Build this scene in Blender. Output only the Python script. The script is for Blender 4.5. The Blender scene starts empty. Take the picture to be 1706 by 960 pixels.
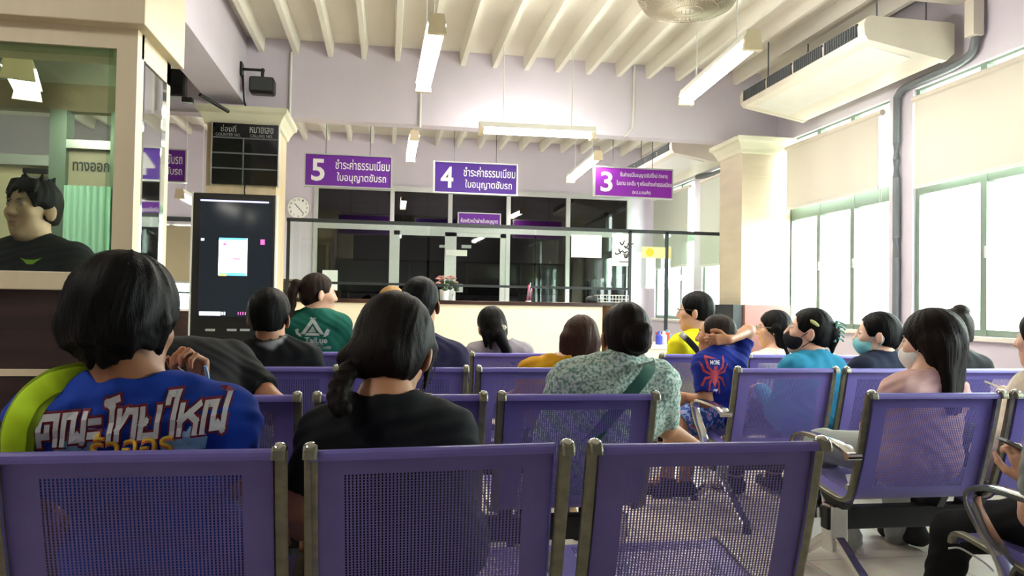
import bpy, bmesh, math, random
import numpy as np
from mathutils import Vector, Matrix
from mathutils.bvhtree import BVHTree

random.seed(7)
SC = bpy.context.scene
COL = SC.collection

# ---------------------------------------------------------------- camera
F_PX, CAM_H = 1250.0, 1.08
YAW, PITCH, ROLL = math.radians(9.42), math.radians(1.29), math.radians(-0.97)
EYE = np.array([0.0, 0.0, CAM_H])
c_f = np.array([math.sin(YAW) * math.cos(PITCH), math.cos(YAW) * math.cos(PITCH), math.sin(PITCH)])
c_r0 = np.array([math.cos(YAW), -math.sin(YAW), 0.0])
c_u0 = np.cross(c_r0, c_f)
c_r = math.cos(ROLL) * c_r0 - math.sin(ROLL) * c_u0
c_u = math.sin(ROLL) * c_r0 + math.cos(ROLL) * c_u0
cam = bpy.data.cameras.new('camera')
cam.sensor_width = 36.0
cam.lens = F_PX / 1706.0 * 36.0
cam.clip_start, cam.clip_end = 0.05, 200
cam_o = bpy.data.objects.new('camera', cam)
COL.objects.link(cam_o)
cam_o.matrix_world = Matrix(((c_r[0], c_u[0], -c_f[0], EYE[0]), (c_r[1], c_u[1], -c_f[1], EYE[1]), (c_r[2], c_u[2], -c_f[2], EYE[2]), (0, 0, 0, 1)))
SC.camera = cam_o

# ---------------------------------------------------------------- light and exposure
SC.view_settings.view_transform = 'Standard'
SC.view_settings.look = 'None'
SC.view_settings.exposure = 1.05
SC.view_settings.gamma = 1.0
SC.view_settings.use_curve_mapping = False
SC.cycles.max_bounces = 8
SC.cycles.diffuse_bounces = 4
SC.cycles.glossy_bounces = 4
SC.cycles.transmission_bounces = 6
SC.cycles.transparent_max_bounces = 16
SC.cycles.caustics_reflective = False
SC.cycles.caustics_refractive = False
SC.cycles.sample_clamp_indirect = 6.0
SC.cycles.use_denoising = True
SKY, TUBE = 13.5, 58.0
world = bpy.data.worlds.new('overcast_sky')
SC.world = world
world.use_nodes = True
wn = world.node_tree
bg = wn.nodes['Background']
bg.inputs[0].default_value = (0.93, 0.98, 1.0, 1)
bg.inputs[1].default_value = SKY
def portal(x, y, z, sy, sz, rot):
    l = bpy.data.lights.new('window_portal', 'AREA')
    l.shape = 'RECTANGLE'; l.size = sy; l.size_y = sz
    l.cycles.is_portal = True
    o = bpy.data.objects.new('window_portal', l); COL.objects.link(o)
    o.location = (x, y, z); o.rotation_euler = rot

# ---------------------------------------------------------------- helpers
def at_y(px, py, y):
    """the point of the photograph's pixel that lies at depth y"""
    d = c_r * (px - 853) / F_PX - c_u * (py - 480) / F_PX + c_f
    return EYE + d * (y / d[1])
def V(*a): return np.array(a, float)
def nrm(v): return v / np.linalg.norm(v)

def lin(c):
    if isinstance(c, str):
        c = [int(c[i:i + 2], 16) / 255 for i in (0, 2, 4)]
    return [x / 12.92 if x <= 0.04045 else ((x + 0.055) / 1.055) ** 2.4 for x in c]

def mat(name, col, rough=0.5, metal=0.0, var=0.0, vscale=8.0, bump=0.0, bscale=60.0, emis=None, estr=1.0, trans=0.0, spec=None, stretch=None, attr=False, ior=None, sheen=0.0, sub=0.0):
    m = bpy.data.materials.new(name); m.use_nodes = True
    nt = m.node_tree; b = nt.nodes['Principled BSDF']
    L = lin(col) if col is not None else [0.5] * 3
    b.inputs['Base Color'].default_value = (*L, 1)
    b.inputs['Roughness'].default_value = rough
    b.inputs['Metallic'].default_value = metal
    if trans: b.inputs['Transmission Weight'].default_value = trans
    if spec is not None: b.inputs['Specular IOR Level'].default_value = spec
    if ior: b.inputs['IOR'].default_value = ior
    if sheen: b.inputs['Sheen Weight'].default_value = sheen
    if sub:
        b.inputs['Subsurface Weight'].default_value = sub
        b.inputs['Subsurface Radius'].default_value = (0.012, 0.004, 0.002)
    if emis is not None:
        b.inputs['Emission Color'].default_value = (*lin(emis), 1)
        b.inputs['Emission Strength'].default_value = estr
    src = None
    if attr:
        a = nt.nodes.new('ShaderNodeAttribute'); a.attribute_name = 'Col'
        src = a.outputs['Color']; nt.links.new(src, b.inputs['Base Color'])
    if var or bump:
        tc = nt.nodes.new('ShaderNodeTexCoord'); mp = nt.nodes.new('ShaderNodeMapping')
        nt.links.new(tc.outputs['Object'], mp.inputs[0])
        if stretch: mp.inputs['Scale'].default_value = stretch
    if var:
        n = nt.nodes.new('ShaderNodeTexNoise'); n.inputs['Scale'].default_value = vscale; n.inputs['Detail'].default_value = 6
        nt.links.new(mp.outputs[0], n.inputs['Vector'])
        mx = nt.nodes.new('ShaderNodeMix'); mx.data_type = 'RGBA'; mx.blend_type = 'MULTIPLY'
        mr = nt.nodes.new('ShaderNodeMapRange'); mr.inputs[1].default_value = 0.3; mr.inputs[2].default_value = 0.7
        mr.inputs[3].default_value = 1 - var; mr.inputs[4].default_value = 1.0
        nt.links.new(n.outputs['Fac'], mr.inputs[0]); nt.links.new(mr.outputs[0], mx.inputs[7])
        mx.inputs[0].default_value = 1.0
        if src: nt.links.new(src, mx.inputs[6])
        else: mx.inputs[6].default_value = (*L, 1)
        nt.links.new(mx.outputs[2], b.inputs['Base Color'])
    if bump:
        n2 = nt.nodes.new('ShaderNodeTexNoise'); n2.inputs['Scale'].default_value = bscale; n2.inputs['Detail'].default_value = 4
        nt.links.new(mp.outputs[0], n2.inputs['Vector'])
        bp = nt.nodes.new('ShaderNodeBump'); bp.inputs['Strength'].default_value = bump; bp.inputs['Distance'].default_value = 0.01
        nt.links.new(n2.outputs['Fac'], bp.inputs['Height']); nt.links.new(bp.outputs[0], b.inputs['Normal'])
    return m

def glass_mat(name, tint='ffffff', refl=1.0):
    """thin clear pane: straight-through light plus a fresnel mirror"""
    m = bpy.data.materials.new(name); m.use_nodes = True
    nt = m.node_tree; nt.nodes.clear()
    out = nt.nodes.new('ShaderNodeOutputMaterial'); mx = nt.nodes.new('ShaderNodeMixShader')
    t = nt.nodes.new('ShaderNodeBsdfTransparent'); g = nt.nodes.new('ShaderNodeBsdfGlossy')
    lw = nt.nodes.new('ShaderNodeLayerWeight'); lw.inputs[0].default_value = 0.5
    pw = nt.nodes.new('ShaderNodeMath'); pw.operation = 'POWER'; pw.inputs[1].default_value = 5.0
    fr = nt.nodes.new('ShaderNodeMath'); fr.operation = 'MULTIPLY_ADD'; fr.inputs[1].default_value = 0.96; fr.inputs[2].default_value = 0.04
    nt.links.new(lw.outputs['Facing'], pw.inputs[0]); nt.links.new(pw.outputs[0], fr.inputs[0])
    mu = nt.nodes.new('ShaderNodeMath'); mu.operation = 'MULTIPLY'; mu.inputs[1].default_value = refl; mu.use_clamp = True
    t.inputs[0].default_value = (*lin(tint), 1); g.inputs['Roughness'].default_value = 0.02
    nt.links.new(fr.outputs[0], mu.inputs[0]); nt.links.new(mu.outputs[0], mx.inputs[0])
    nt.links.new(t.outputs[0], mx.inputs[1]); nt.links.new(g.outputs[0], mx.inputs[2]); nt.links.new(mx.outputs[0], out.inputs[0])
    return m

def blind_mat(name, col, tr):
    m = bpy.data.materials.new(name); m.use_nodes = True
    nt = m.node_tree; nt.nodes.clear()
    out = nt.nodes.new('ShaderNodeOutputMaterial'); mx = nt.nodes.new('ShaderNodeMixShader')
    d = nt.nodes.new('ShaderNodeBsdfDiffuse'); t = nt.nodes.new('ShaderNodeBsdfTranslucent')
    w = nt.nodes.new('ShaderNodeTexWave'); w.inputs['Scale'].default_value = 120; w.inputs['Distortion'].default_value = 1.0
    tc = nt.nodes.new('ShaderNodeTexCoord'); nt.links.new(tc.outputs['Object'], w.inputs['Vector'])
    bp = nt.nodes.new('ShaderNodeBump'); bp.inputs['Strength'].default_value = 0.1; nt.links.new(w.outputs['Fac'], bp.inputs['Height'])
    nt.links.new(bp.outputs[0], d.inputs['Normal'])
    d.inputs[0].default_value = (*lin(col), 1); t.inputs[0].default_value = (*lin(col), 1)
    mx.inputs[0].default_value = tr
    nt.links.new(d.outputs[0], mx.inputs[1]); nt.links.new(t.outputs[0], mx.inputs[2]); nt.links.new(mx.outputs[0], out.inputs[0])
    return m

def wood_mat(name, c1, c2, scale=(1, 1, 12), rough=0.45):
    m = mat(name, c1, rough)
    nt = m.node_tree; b = nt.nodes['Principled BSDF']
    tc = nt.nodes.new('ShaderNodeTexCoord'); mp = nt.nodes.new('ShaderNodeMapping'); mp.inputs['Scale'].default_value = scale
    n = nt.nodes.new('ShaderNodeTexNoise'); n.inputs['Scale'].default_value = 2.5; n.inputs['Detail'].default_value = 8; n.inputs['Distortion'].default_value = 0.4
    r = nt.nodes.new('ShaderNodeValToRGB')
    r.color_ramp.elements[0].position = 0.35; r.color_ramp.elements[1].position = 0.7
    r.color_ramp.elements[0].color = (*lin(c1), 1); r.color_ramp.elements[1].color = (*lin(c2), 1)
    nt.links.new(tc.outputs['Object'], mp.inputs[0]); nt.links.new(mp.outputs[0], n.inputs['Vector'])
    nt.links.new(n.outputs['Fac'], r.inputs[0]); nt.links.new(r.outputs[0], b.inputs['Base Color'])
    return m

def tile_mat(name, c1, c2, grout, size, rough):
    m = mat(name, c1, rough)
    nt = m.node_tree; b = nt.nodes['Principled BSDF']
    tc = nt.nodes.new('ShaderNodeTexCoord'); br = nt.nodes.new('ShaderNodeTexBrick')
    br.offset = 0.0; br.inputs['Scale'].default_value = 1.0
    br.inputs['Brick Width'].default_value = size; br.inputs['Row Height'].default_value = size; br.inputs['Mortar Size'].default_value = 0.004
    br.inputs['Color1'].default_value = (*lin(c1), 1); br.inputs['Color2'].default_value = (*lin(c2), 1); br.inputs['Mortar'].default_value = (*lin(grout), 1)
    n = nt.nodes.new('ShaderNodeTexNoise'); n.inputs['Scale'].default_value = 25; n.inputs['Detail'].default_value = 8
    mx = nt.nodes.new('ShaderNodeMix'); mx.data_type = 'RGBA'; mx.blend_type = 'OVERLAY'; mx.inputs[0].default_value = 0.25
    nt.links.new(tc.outputs['Object'], br.inputs['Vector']); nt.links.new(tc.outputs['Object'], n.inputs['Vector'])
    nt.links.new(br.outputs[0], mx.inputs[6]); nt.links.new(n.outputs['Color'], mx.inputs[7]); nt.links.new(mx.outputs[2], b.inputs['Base Color'])
    return m

# ---- objects
def tag(o, label=None, cat=None, group=None, kind=None):
    if label: o['label'] = label
    if cat: o['category'] = cat
    if group: o['group'] = group
    if kind: o['kind'] = kind
    return o
def empty(name, loc, label=None, cat=None, group=None, kind=None):
    o = bpy.data.objects.new(name, None); COL.objects.link(o)
    o.empty_display_size = 0.1
    o.location = [float(x) for x in loc]
    return tag(o, label, cat, group, kind)
def wloc(o):
    p = np.zeros(3)
    while o is not None:
        p += np.array(o.location); o = o.parent
    return p
def link_mesh(name, me, m, parent=None, smooth=True):
    """world-space mesh -> object, made local to its parent"""
    o = bpy.data.objects.new(name, me); COL.objects.link(o)
    if m is not None:
        me.materials.clear(); me.materials.append(m)
    if parent is not None:
        off = wloc(parent); me.transform(Matrix.Translation([-float(x) for x in off])); o.parent = parent
    if smooth and len(me.polygons):
        me.polygons.foreach_set('use_smooth', [True] * len(me.polygons))
    return o
class MB:
    """collects simple solids in world space, then links them as one mesh"""
    def __init__(s): s.bm = bmesh.new()
    def box(s, lo, hi, bev=0.0, rot=None):
        c = [(a + b) / 2 for a, b in zip(lo, hi)]
        r = bmesh.ops.create_cube(s.bm, size=1.0)
        vs = r['verts']
        bmesh.ops.scale(s.bm, vec=[max(abs(b - a), 1e-5) for a, b in zip(lo, hi)], verts=vs)
        if bev:
            es = list({e for v in vs for e in v.link_edges})
            rb = bmesh.ops.bevel(s.bm, geom=es, offset=bev, segments=2, affect='EDGES', profile=0.5)
            vs = list({v for f in rb['faces'] for v in f.verts} | {v for v in vs if v.is_valid})
        if rot is not None: bmesh.ops.rotate(s.bm, verts=vs, cent=(0, 0, 0), matrix=rot)
        bmesh.ops.translate(s.bm, verts=vs, vec=c)
        return s
    def cyl(s, a, b, r1, r2=None, seg=16, cap=True):
        a, b = Vector([float(x) for x in a]), Vector([float(x) for x in b]); d = b - a
        r = bmesh.ops.create_cone(s.bm, cap_ends=cap, segments=seg, radius1=r1, radius2=r1 if r2 is None else r2, depth=d.length)
        vs = r['verts']
        bmesh.ops.rotate(s.bm, verts=vs, cent=(0, 0, 0), matrix=Vector((0, 0, 1)).rotation_difference(d).to_matrix())
        bmesh.ops.translate(s.bm, verts=vs, vec=(a + b) / 2)
        return s
    def sph(s, c, r, seg=16):
        rr = (r, r, r) if not hasattr(r, '__len__') else r
        q = bmesh.ops.create_uvsphere(s.bm, u_segments=seg, v_segments=max(6, seg // 2), radius=1.0)['verts']
        bmesh.ops.scale(s.bm, vec=[float(x) for x in rr], verts=q); bmesh.ops.translate(s.bm, verts=q, vec=[float(x) for x in c])
        return s
    def tube(s, pts, r, seg=10, flat=None, up=(0, 0, 1)):
        """swept tube; flat=(w,h) makes a flat bar instead"""
        P = [Vector([float(x) for x in p]) for p in pts]; rings = []
        up = Vector(up)
        for i, p in enumerate(P):
            t = (P[min(i + 1, len(P) - 1)] - P[max(i - 1, 0)]).normalized()
            n1 = t.cross(up)
            if n1.length < 1e-3: n1 = t.cross(Vector((1, 0, 0)))
            n1.normalize(); n2 = n1.cross(t)
            rad = r[i] if hasattr(r, '__len__') else r
            ring = []
            if flat:
                w, h = flat
                for sx, sy in ((-1, -.7), (-.7, -1), (.7, -1), (1, -.7), (1, .7), (.7, 1), (-.7, 1), (-1, .7)):
                    ring.append(s.bm.verts.new(p + n1 * (sx * w / 2) + n2 * (sy * h / 2)))
            else:
                for k in range(seg):
                    a = 2 * math.pi * k / seg
                    ring.append(s.bm.verts.new(p + n1 * (math.cos(a) * rad) + n2 * (math.sin(a) * rad)))
            rings.append(ring)
        for A, B in zip(rings, rings[1:]):
            n = len(A)
            for k in range(n): s.bm.faces.new((A[k], A[(k + 1) % n], B[(k + 1) % n], B[k]))
        s.bm.faces.new(rings[0][::-1]); s.bm.faces.new(rings[-1])
        return s
    def prism(s, poly, ext):
        """closed outline (3-D points) pushed along ext"""
        e = Vector([float(x) for x in ext])
        a = [s.bm.verts.new([float(x) for x in p]) for p in poly]; b = [s.bm.verts.new(v.co + e) for v in a]
        n = len(a)
        for k in range(n): s.bm.faces.new((a[k], a[(k + 1) % n], b[(k + 1) % n], b[k]))
        s.bm.faces.new(a[::-1]); s.bm.faces.new(b)
        return s
    def lathe(s, c, prof, seg=24):
        rings = []
        for r, z in prof:
            rings.append([s.bm.verts.new((c[0] + r * math.cos(2 * math.pi * k / seg), c[1] + r * math.sin(2 * math.pi * k / seg), c[2] + z)) for k in range(seg)])
        for A, B in zip(rings, rings[1:]):
            for k in range(seg): s.bm.faces.new((A[k], A[(k + 1) % seg], B[(k + 1) % seg], B[k]))
        s.bm.faces.new(rings[0][::-1]); s.bm.faces.new(rings[-1])
        return s
    def build(s, name, m, parent=None, smooth=False):
        bmesh.ops.recalc_face_normals(s.bm, faces=s.bm.faces[:])
        me = bpy.data.meshes.new(name); s.bm.to_mesh(me); s.bm.free()
        o = link_mesh(name, me, m, parent, smooth)
        if smooth: me.set_sharp_from_angle(angle=math.radians(40))
        return o
def box(name, lo, hi, m, parent=None, bev=0.0): return MB().box(lo, hi, bev).build(name, m, parent)
def struct(o): o['kind'] = 'structure'; return o

def smooth_pts(pts, n=8):
    P = [np.array(p, float) for p in pts]; out = []
    for i in range(len(P) - 1):
        p0, p1, p2, p3 = P[max(i - 1, 0)], P[i], P[i + 1], P[min(i + 2, len(P) - 1)]
        for k in range(n):
            t = k / n
            out.append(0.5 * (2 * p1 + (p2 - p0) * t + (2 * p0 - 5 * p1 + 4 * p2 - p3) * t * t + (3 * p1 - p0 - 3 * p2 + p3) * t ** 3))
    out.append(P[-1]); return out

def text_mesh(body, bold=0.0, spacing=1.0, shear=0.0):
    """letters as (verts Nx2 normalised to width 1 around 0, faces, height/width)"""
    c = bpy.data.curves.new('lettering', 'FONT'); c.body = body; c.align_x = 'CENTER'; c.offset = bold; c.space_character = spacing; c.shear = shear
    c.resolution_u = 3; c.space_line = 1.0
    o = bpy.data.objects.new('lettering', c); COL.objects.link(o)
    me = bpy.data.meshes.new_from_object(o.evaluated_get(bpy.context.evaluated_depsgraph_get()))
    bpy.data.objects.remove(o); bpy.data.curves.remove(c)
    v = np.zeros(len(me.vertices) * 3); me.vertices.foreach_get('co', v); v = v.reshape(-1, 3)
    f = [tuple(p.vertices) for p in me.polygons]; bpy.data.meshes.remove(me)
    return v, f
def lettering(body, org, ux, uz, width, height, m, parent, bold=0.0, name='lettering', shear=0.0, depth=0.003):
    """flat letters centred at org, fitted to width x height along ux, uz, raised by depth"""
    v, f = text_mesh(body, bold, shear=shear)
    lo, hi = v.min(0), v.max(0)
    q = (v - (lo + hi) / 2)
    ux, uz, org = np.array(ux, float), np.array(uz, float), np.array(org, float)
    n = np.cross(ux, uz)
    p = org + np.outer(q[:, 0] * (width / (hi[0] - lo[0])), ux) + np.outer(q[:, 1] * (height / (hi[1] - lo[1])), uz) + n * depth
    me = bpy.data.meshes.new(name); me.from_pydata(p.tolist(), [], f)
    return link_mesh(name, me, m, parent, False)

# ---------------------------------------------------------------- materials
M = {}
M['lilac'] = mat('lilac_paint', 'd6cedb', 0.7, var=0.05, vscale=3, bump=0.05, bscale=120)
M['ceil'] = mat('ceiling_paint', 'ece7db', 0.75, var=0.05, vscale=2)
M['cream'] = mat('cream_laminate', 'e6d5b4', 0.45, var=0.05, vscale=3, stretch=(8, 8, 1))
M['creamtile'] = mat('cream_marble', 'ddd0b8', 0.3, var=0.12, vscale=2.5, stretch=(1, 1, 4))
M['darkwood'] = wood_mat('dark_wood_laminate', '21110c', '38201a', (0.6, 0.6, 14))
M['alu'] = mat('aluminium_frame', 'c9cdca', 0.38, 0.55, var=0.06, vscale=20)
M['alugreen'] = mat('pale_green_frame', '7d8d80', 0.45, 0.3, var=0.05, vscale=20)
M['steel'] = mat('worn_flat_steel', '8c8a78', 0.42, 0.75, var=0.35, vscale=35, bump=0.05)
M['chrome'] = mat('chrome', 'd8d8d8', 0.14, 1.0, var=0.08, vscale=40)
M['purple'] = mat('purple_powder_coat', '6f65b0', 0.42, 0.0, var=0.10, vscale=14, bump=0.03, bscale=200)
M['black'] = mat('black_plastic', '101113', 0.4, var=0.1, vscale=30)
M['blacksteel'] = mat('black_steel', '0d0e10', 0.5, var=0.15, vscale=12)
M['blackscreen'] = mat('black_glass_screen', '07090c', 0.08)
M['white'] = mat('white_enamel', 'e8e6df', 0.45, var=0.04, vscale=10)
M['acwhite'] = mat('aged_white_plastic', 'e6ded0', 0.45, var=0.08, vscale=6)
M['grey'] = mat('grey_metal', '70757a', 0.5, 0.3, var=0.1, vscale=15)
M['darkgrey'] = mat('dark_grey_metal', '3c4042', 0.5, 0.3, var=0.1, vscale=15)
M['paper'] = mat('white_paper', 'f2f2ee', 0.8, var=0.02, vscale=5)
M['signp'] = mat('purple_sign_face', '6a1f9e', 0.6, var=0.04, vscale=5)
M['signb'] = mat('violet_sign_face', '4d1f96', 0.6, var=0.04, vscale=5)
M['signm'] = mat('magenta_purple_sign_face', '8f22b4', 0.6, var=0.04, vscale=5)
M['letter'] = mat('white_lettering', 'f4f2f6', 0.5, var=0.02)
M['greyletter'] = mat('grey_lettering', 'a2a6a6', 0.5, var=0.02)
M['glass'] = glass_mat('clear_pane', 'f4faf6', 1.0)
M['boothglass'] = glass_mat('booth_pane', 'e4efe4', 0.8)
M['darkglass'] = glass_mat('tinted_pane', '5a5e66', 1.5)
M['mirror'] = mat('mirror', 'cfd6d2', 0.03, 1.0)
M['blind'] = blind_mat('roller_blind_fabric', 'e4ddd4', 0.15)
M['blindgrey'] = blind_mat('grey_roller_blind_fabric', 'c3c8bc', 0.08)
M['tube'] = mat('lit_fluorescent_tube', 'ffffff', 0.5, emis='fffaf0', estr=TUBE)
M['tubedim'] = mat('dim_fluorescent_tube', 'ffffff', 0.5, emis='fffaf0', estr=18.0)
M['curtain'] = mat('pale_green_curtain', 'a9d2bd', 0.8, var=0.08, vscale=4)

# ---------------------------------------------------------------- the room
XR, XL, YB, YF = 3.95, -5.2, 11.0, -4.0          # right wall, left wall, back wall, wall behind
ZC, ZJ, ZB = 3.52, 3.385, 2.79                   # ceiling slab, underside of joists, underside of beam
YBEAM = 7.2
M['floor'] = tile_mat('floor_tiles', 'cfc4b6', 'c8bcac', '9d9284', 0.6, 0.28)
struct(box('floor', (XL - .3, YF - .3, -.2), (XR + .3, YB + 3.4, 0), M['floor']))
ce = struct(box('ceiling', (XL - .3, YF - .3, ZC), (XR + .3, YB + 3.4, ZC + .2), M['ceil']))
k = -12
while True:                                     # concrete ribs running away from the viewer, one every 0.31 m
    x = -0.262 + 0.3125 * k; k += 1
    if x < XL + .1: continue
    if x > XR - .1: break
    MB().prism([(x - .035, YF, ZC), (x - .022, YF, ZJ), (x + .022, YF, ZJ), (x + .035, YF, ZC)], (0, YBEAM - YF + .05, 0)).build('joist', M['ceil'], ce)
    MB().prism([(x - .035, YBEAM + .12, ZC), (x - .022, YBEAM + .12, ZJ), (x + .022, YBEAM + .12, ZJ), (x + .035, YBEAM + .12, ZC)], (0, YB - YBEAM - .07, 0)).build('joist', M['ceil'], ce)
struct(MB().box((XL, YBEAM, ZB), (XR, YBEAM + .17, ZC + .01)).build('trim_1', M['lilac']))                  # cross beam
struct(MB().box((-1.64, YF, 2.885), (-1.33, YBEAM, ZC + .01)).build('trim_2', M['lilac']))                  # beam running towards the viewer
struct(MB().box((XL, YBEAM + .17, 2.885), (-1.33, YBEAM + .18, ZC)).build('trim_3', M['lilac']))

# right wall: sill wall, piers, head, one window per bay
WZ0, WZ1 = 0.92, 2.785
bays = [(1.0, 2.9), (3.15, 5.15), (5.42, 6.98), (7.55, 9.05), (9.3, 10.75)]
wr = MB()
wr.box((XR, YF - .2, 0), (XR + .2, YB + .2, WZ0)).box((XR, YF - .2, WZ1), (XR + .2, YB + .2, ZC))
ys = [YF - .2] + [v for b in bays for v in b] + [YB + .2]
for a, b in zip(ys[0::2], ys[1::2]): wr.box((XR, a, WZ0), (XR + .2, b, WZ1))
struct(wr.build('wall_right', M['lilac']))
M['sill'] = mat('white_sill', 'e9e4dc', 0.5, var=0.04)
for i, (a, b) in enumerate(bays):
    n = i + 1
    w = struct(MB().box((XR - .04, a - .03, WZ0 - .03), (XR + .02, b + .03, WZ0)).build('window_%d' % n, M['sill']))
    fr = MB(); x0, x1 = XR + .03, XR + .085
    fr.box((x0, a, WZ0), (x1, a + .04, WZ1)).box((x0, b - .04, WZ0), (x1, b, WZ1)).box((x0, a + .041, WZ0), (x1, b - .041, WZ0 + .045)).box((x0, a + .041, WZ1 - .018), (x1, b - .041, WZ1))
    fr.build('window_frame', M['alugreen'], w)
    MB().box((x0 - .002, a + .001, 1.97), (x1 + .002, b - .001, 2.09)).build('transom', M['alugreen'], w)
    for t in (1 / 3, 2 / 3):
        yy = a + (b - a) * t
        MB().box((x0 - .005, yy - .028, WZ0 + .001), (x1 + .005, yy + .028, WZ1 - .001)).build('mullion', M['alugreen'], w)
        MB().box((x0 - .03, yy - .05, 1.45), (x0, yy - .03, 1.53), .004).build('window_latch', M['alu'], w)
    MB().box((XR + .055, a + .03, WZ0 + .03), (XR + .061, b - .03, WZ1 - .03)).build('pane', M['glass'], w)
    portal(XR + .19, (a + b) / 2, (WZ0 + WZ1) / 2, WZ1 - WZ0, b - a, (0, math.radians(90), 0))

BL = {1: ('cream roller blind half lowered over the window right of the bare wall pier', 2.03, 'blind'), 2: ('cream roller blind half lowered over the window beside the cream column', 2.09, 'blind'),
      3: ('grey-green roller blind lowered over the far window just past the cream column', 1.62, 'blindgrey'), 4: ('grey-green roller blind lowered over the farthest window by the glazed partition', 1.66, 'blindgrey'),
      0: ('cream roller blind over the window beside the nearest seats', 2.03, 'blind')}
for i, (lab, zb, mk) in BL.items():
    a, b = bays[i]
    t = empty('roller_blind', (XR, (a + b) / 2, zb), lab, 'blind', 'roller blinds on the right wall')
    MB().box((XR - .075, a + .03, zb), (XR - .072, b - .12, WZ1 - .12)).build('blind_fabric', M[mk], t)
    MB().cyl((XR - .06, a, WZ1 - .11), (XR - .06, b - .09, WZ1 - .11), .026).build('roller_tube', M['acwhite'], t, True)
    MB().box((XR - .082, a + .03, zb - .03), (XR - .066, b - .12, zb), .004).build('bottom_bar', M['white'], t)
    c = MB()
    for s in (-.008, .008): c.cyl((XR - .06 + s, a + .02, WZ1 - .11), (XR - .06 + s, a + .02, 1.5), .0025, seg=6)
    c.build('pull_chain', M['white'], t)

# wall behind the viewer and left wall
struct(box('wall_behind', (XL - .2, YF - .2, 0), (XR + .2, YF, ZC), M['lilac']))
struct(box('wall_left', (XL - .2, YF - .2, 0), (XL, YB + .2, ZC), M['lilac']))

# back wall with aluminium glazing and a dark office behind it
GX0, GX1, GZ = -1.03, 3.61, 2.75
wb = MB()
wb.box((GX0 - 1.42, YB, 0), (GX0, YB + .15, ZC)).box((GX0, YB, GZ), (GX1, YB + .15, ZC)).box((GX1, YB, 0), (XR + .2, YB + .15, ZC))
wb.box((XL, YB, 0), (GX0 - 1.42, YB + .15, .95)).box((XL, YB, 2.12), (GX0 - 1.42, YB + .15, ZC))
struct(wb.build('wall_back', M['lilac']))
struct(MB().box((XL, YB - .05, 2.16), (GX0 - 1.2, YB + .01, 2.22)).build('trim_4', M['darkgrey']))
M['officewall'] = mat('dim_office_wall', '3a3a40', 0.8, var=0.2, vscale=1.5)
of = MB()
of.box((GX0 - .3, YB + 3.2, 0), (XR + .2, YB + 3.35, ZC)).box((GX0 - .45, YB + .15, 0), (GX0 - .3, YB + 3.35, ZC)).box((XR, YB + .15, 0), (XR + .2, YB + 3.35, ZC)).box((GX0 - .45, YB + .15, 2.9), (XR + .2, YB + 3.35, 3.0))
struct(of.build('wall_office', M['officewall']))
xs = [GX0, 0.045, 0.885, 1.75, 2.66, GX1]
g = struct(MB().box((GX0, YB - .028, GZ - .05), (GX1, YB + .06, GZ + .03)).build('window_8', M['alu']))
for x in xs: MB().box((x - .03, YB - .034, 0 if x < 0 or x > 1.7 or x < .1 else 2.17), (x + .03, YB + .064, GZ - .001)).build('mullion', M['alu'], g)
MB().box((GX0, YB - .03, 2.13), (GX1, YB + .05, 2.21)).build('transom', M['alu'], g)
for a, b in zip(xs, xs[1:]):
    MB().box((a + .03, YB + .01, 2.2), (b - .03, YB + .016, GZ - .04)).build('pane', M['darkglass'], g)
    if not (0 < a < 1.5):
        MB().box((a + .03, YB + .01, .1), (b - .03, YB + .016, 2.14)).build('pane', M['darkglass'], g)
        MB().box((a, YB - .02, .0), (b, YB + .05, .1)).build('window_frame', M['alu'], g)
for i, (a, b) in enumerate(((.075, .9), (.9, 1.72))):
    d = struct(MB().box((a, YB - .02, 2.07), (b, YB + .03, 2.13)).box((a, YB - .02, .02), (b, YB + .03, .12)).box((a, YB - .02, .02), (a + .085, YB + .03, 2.13)).box((b - .085, YB - .02, .02), (b, YB + .03, 2.13)).build('door_%d' % (i + 1), M['alu']))
    MB().box((a + .08, YB + .0, .11), (b - .08, YB + .006, 2.08)).build('pane', M['darkglass'], d)
    hx = b - .045 if i == 0 else a + .045
    MB().tube(smooth_pts([(hx, YB - .02, 1.0), (hx, YB - .06, 1.02), (hx, YB - .06, 1.2), (hx, YB - .02, 1.22)]), .01).build('door_handle', M['chrome'], d, True)
# window in the far left wall part: tan blind above, bright garden below
w = struct(MB().box((XL, YB - .06, .92), (GX0 - 1.42, YB + .02, .95)).build('window_9', M['sill']))
for x in (XL + .05, -3.6, -2.98, -2.62, GX0 - 1.46): MB().box((x - .03, YB + .03, .95), (x + .03, YB + .09, 2.12)).build('mullion', M['alu'], w)
MB().box((XL, YB + .03, 1.16), (GX0 - 1.42, YB + .09, 1.19)).build('transom', M['darkgrey'], w)
MB().box((XL, YB + .06, .95), (GX0 - 1.42, YB + .066, 2.12)).build('pane', M['glass'], w)
M['tanblind'] = blind_mat('tan_blind_fabric', 'a89c80', 0.05)
t = empty('roller_blind', (-3.6, YB, 1.35), 'tan roller blind covering the upper far window left of the display kiosk', 'blind')
MB().box((XL + .02, YB - .03, 1.33), (GX0 - 1.44, YB - .026, 2.1)).build('blind_fabric', M['tanblind'], t)
MB().box((XL + .02, YB - .035, 1.3), (GX0 - 1.44, YB - .02, 1.33)).build('bottom_bar', M['alu'], t)
portal(-3.8, YB + .14, 1.5, 2.6, 1.15, (math.radians(90), 0, 0))
struct(box('trim_5', (XL, YB - .04, 0), (GX0 - 1.35, YB - .005, .92), M['darkwood']))

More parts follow.
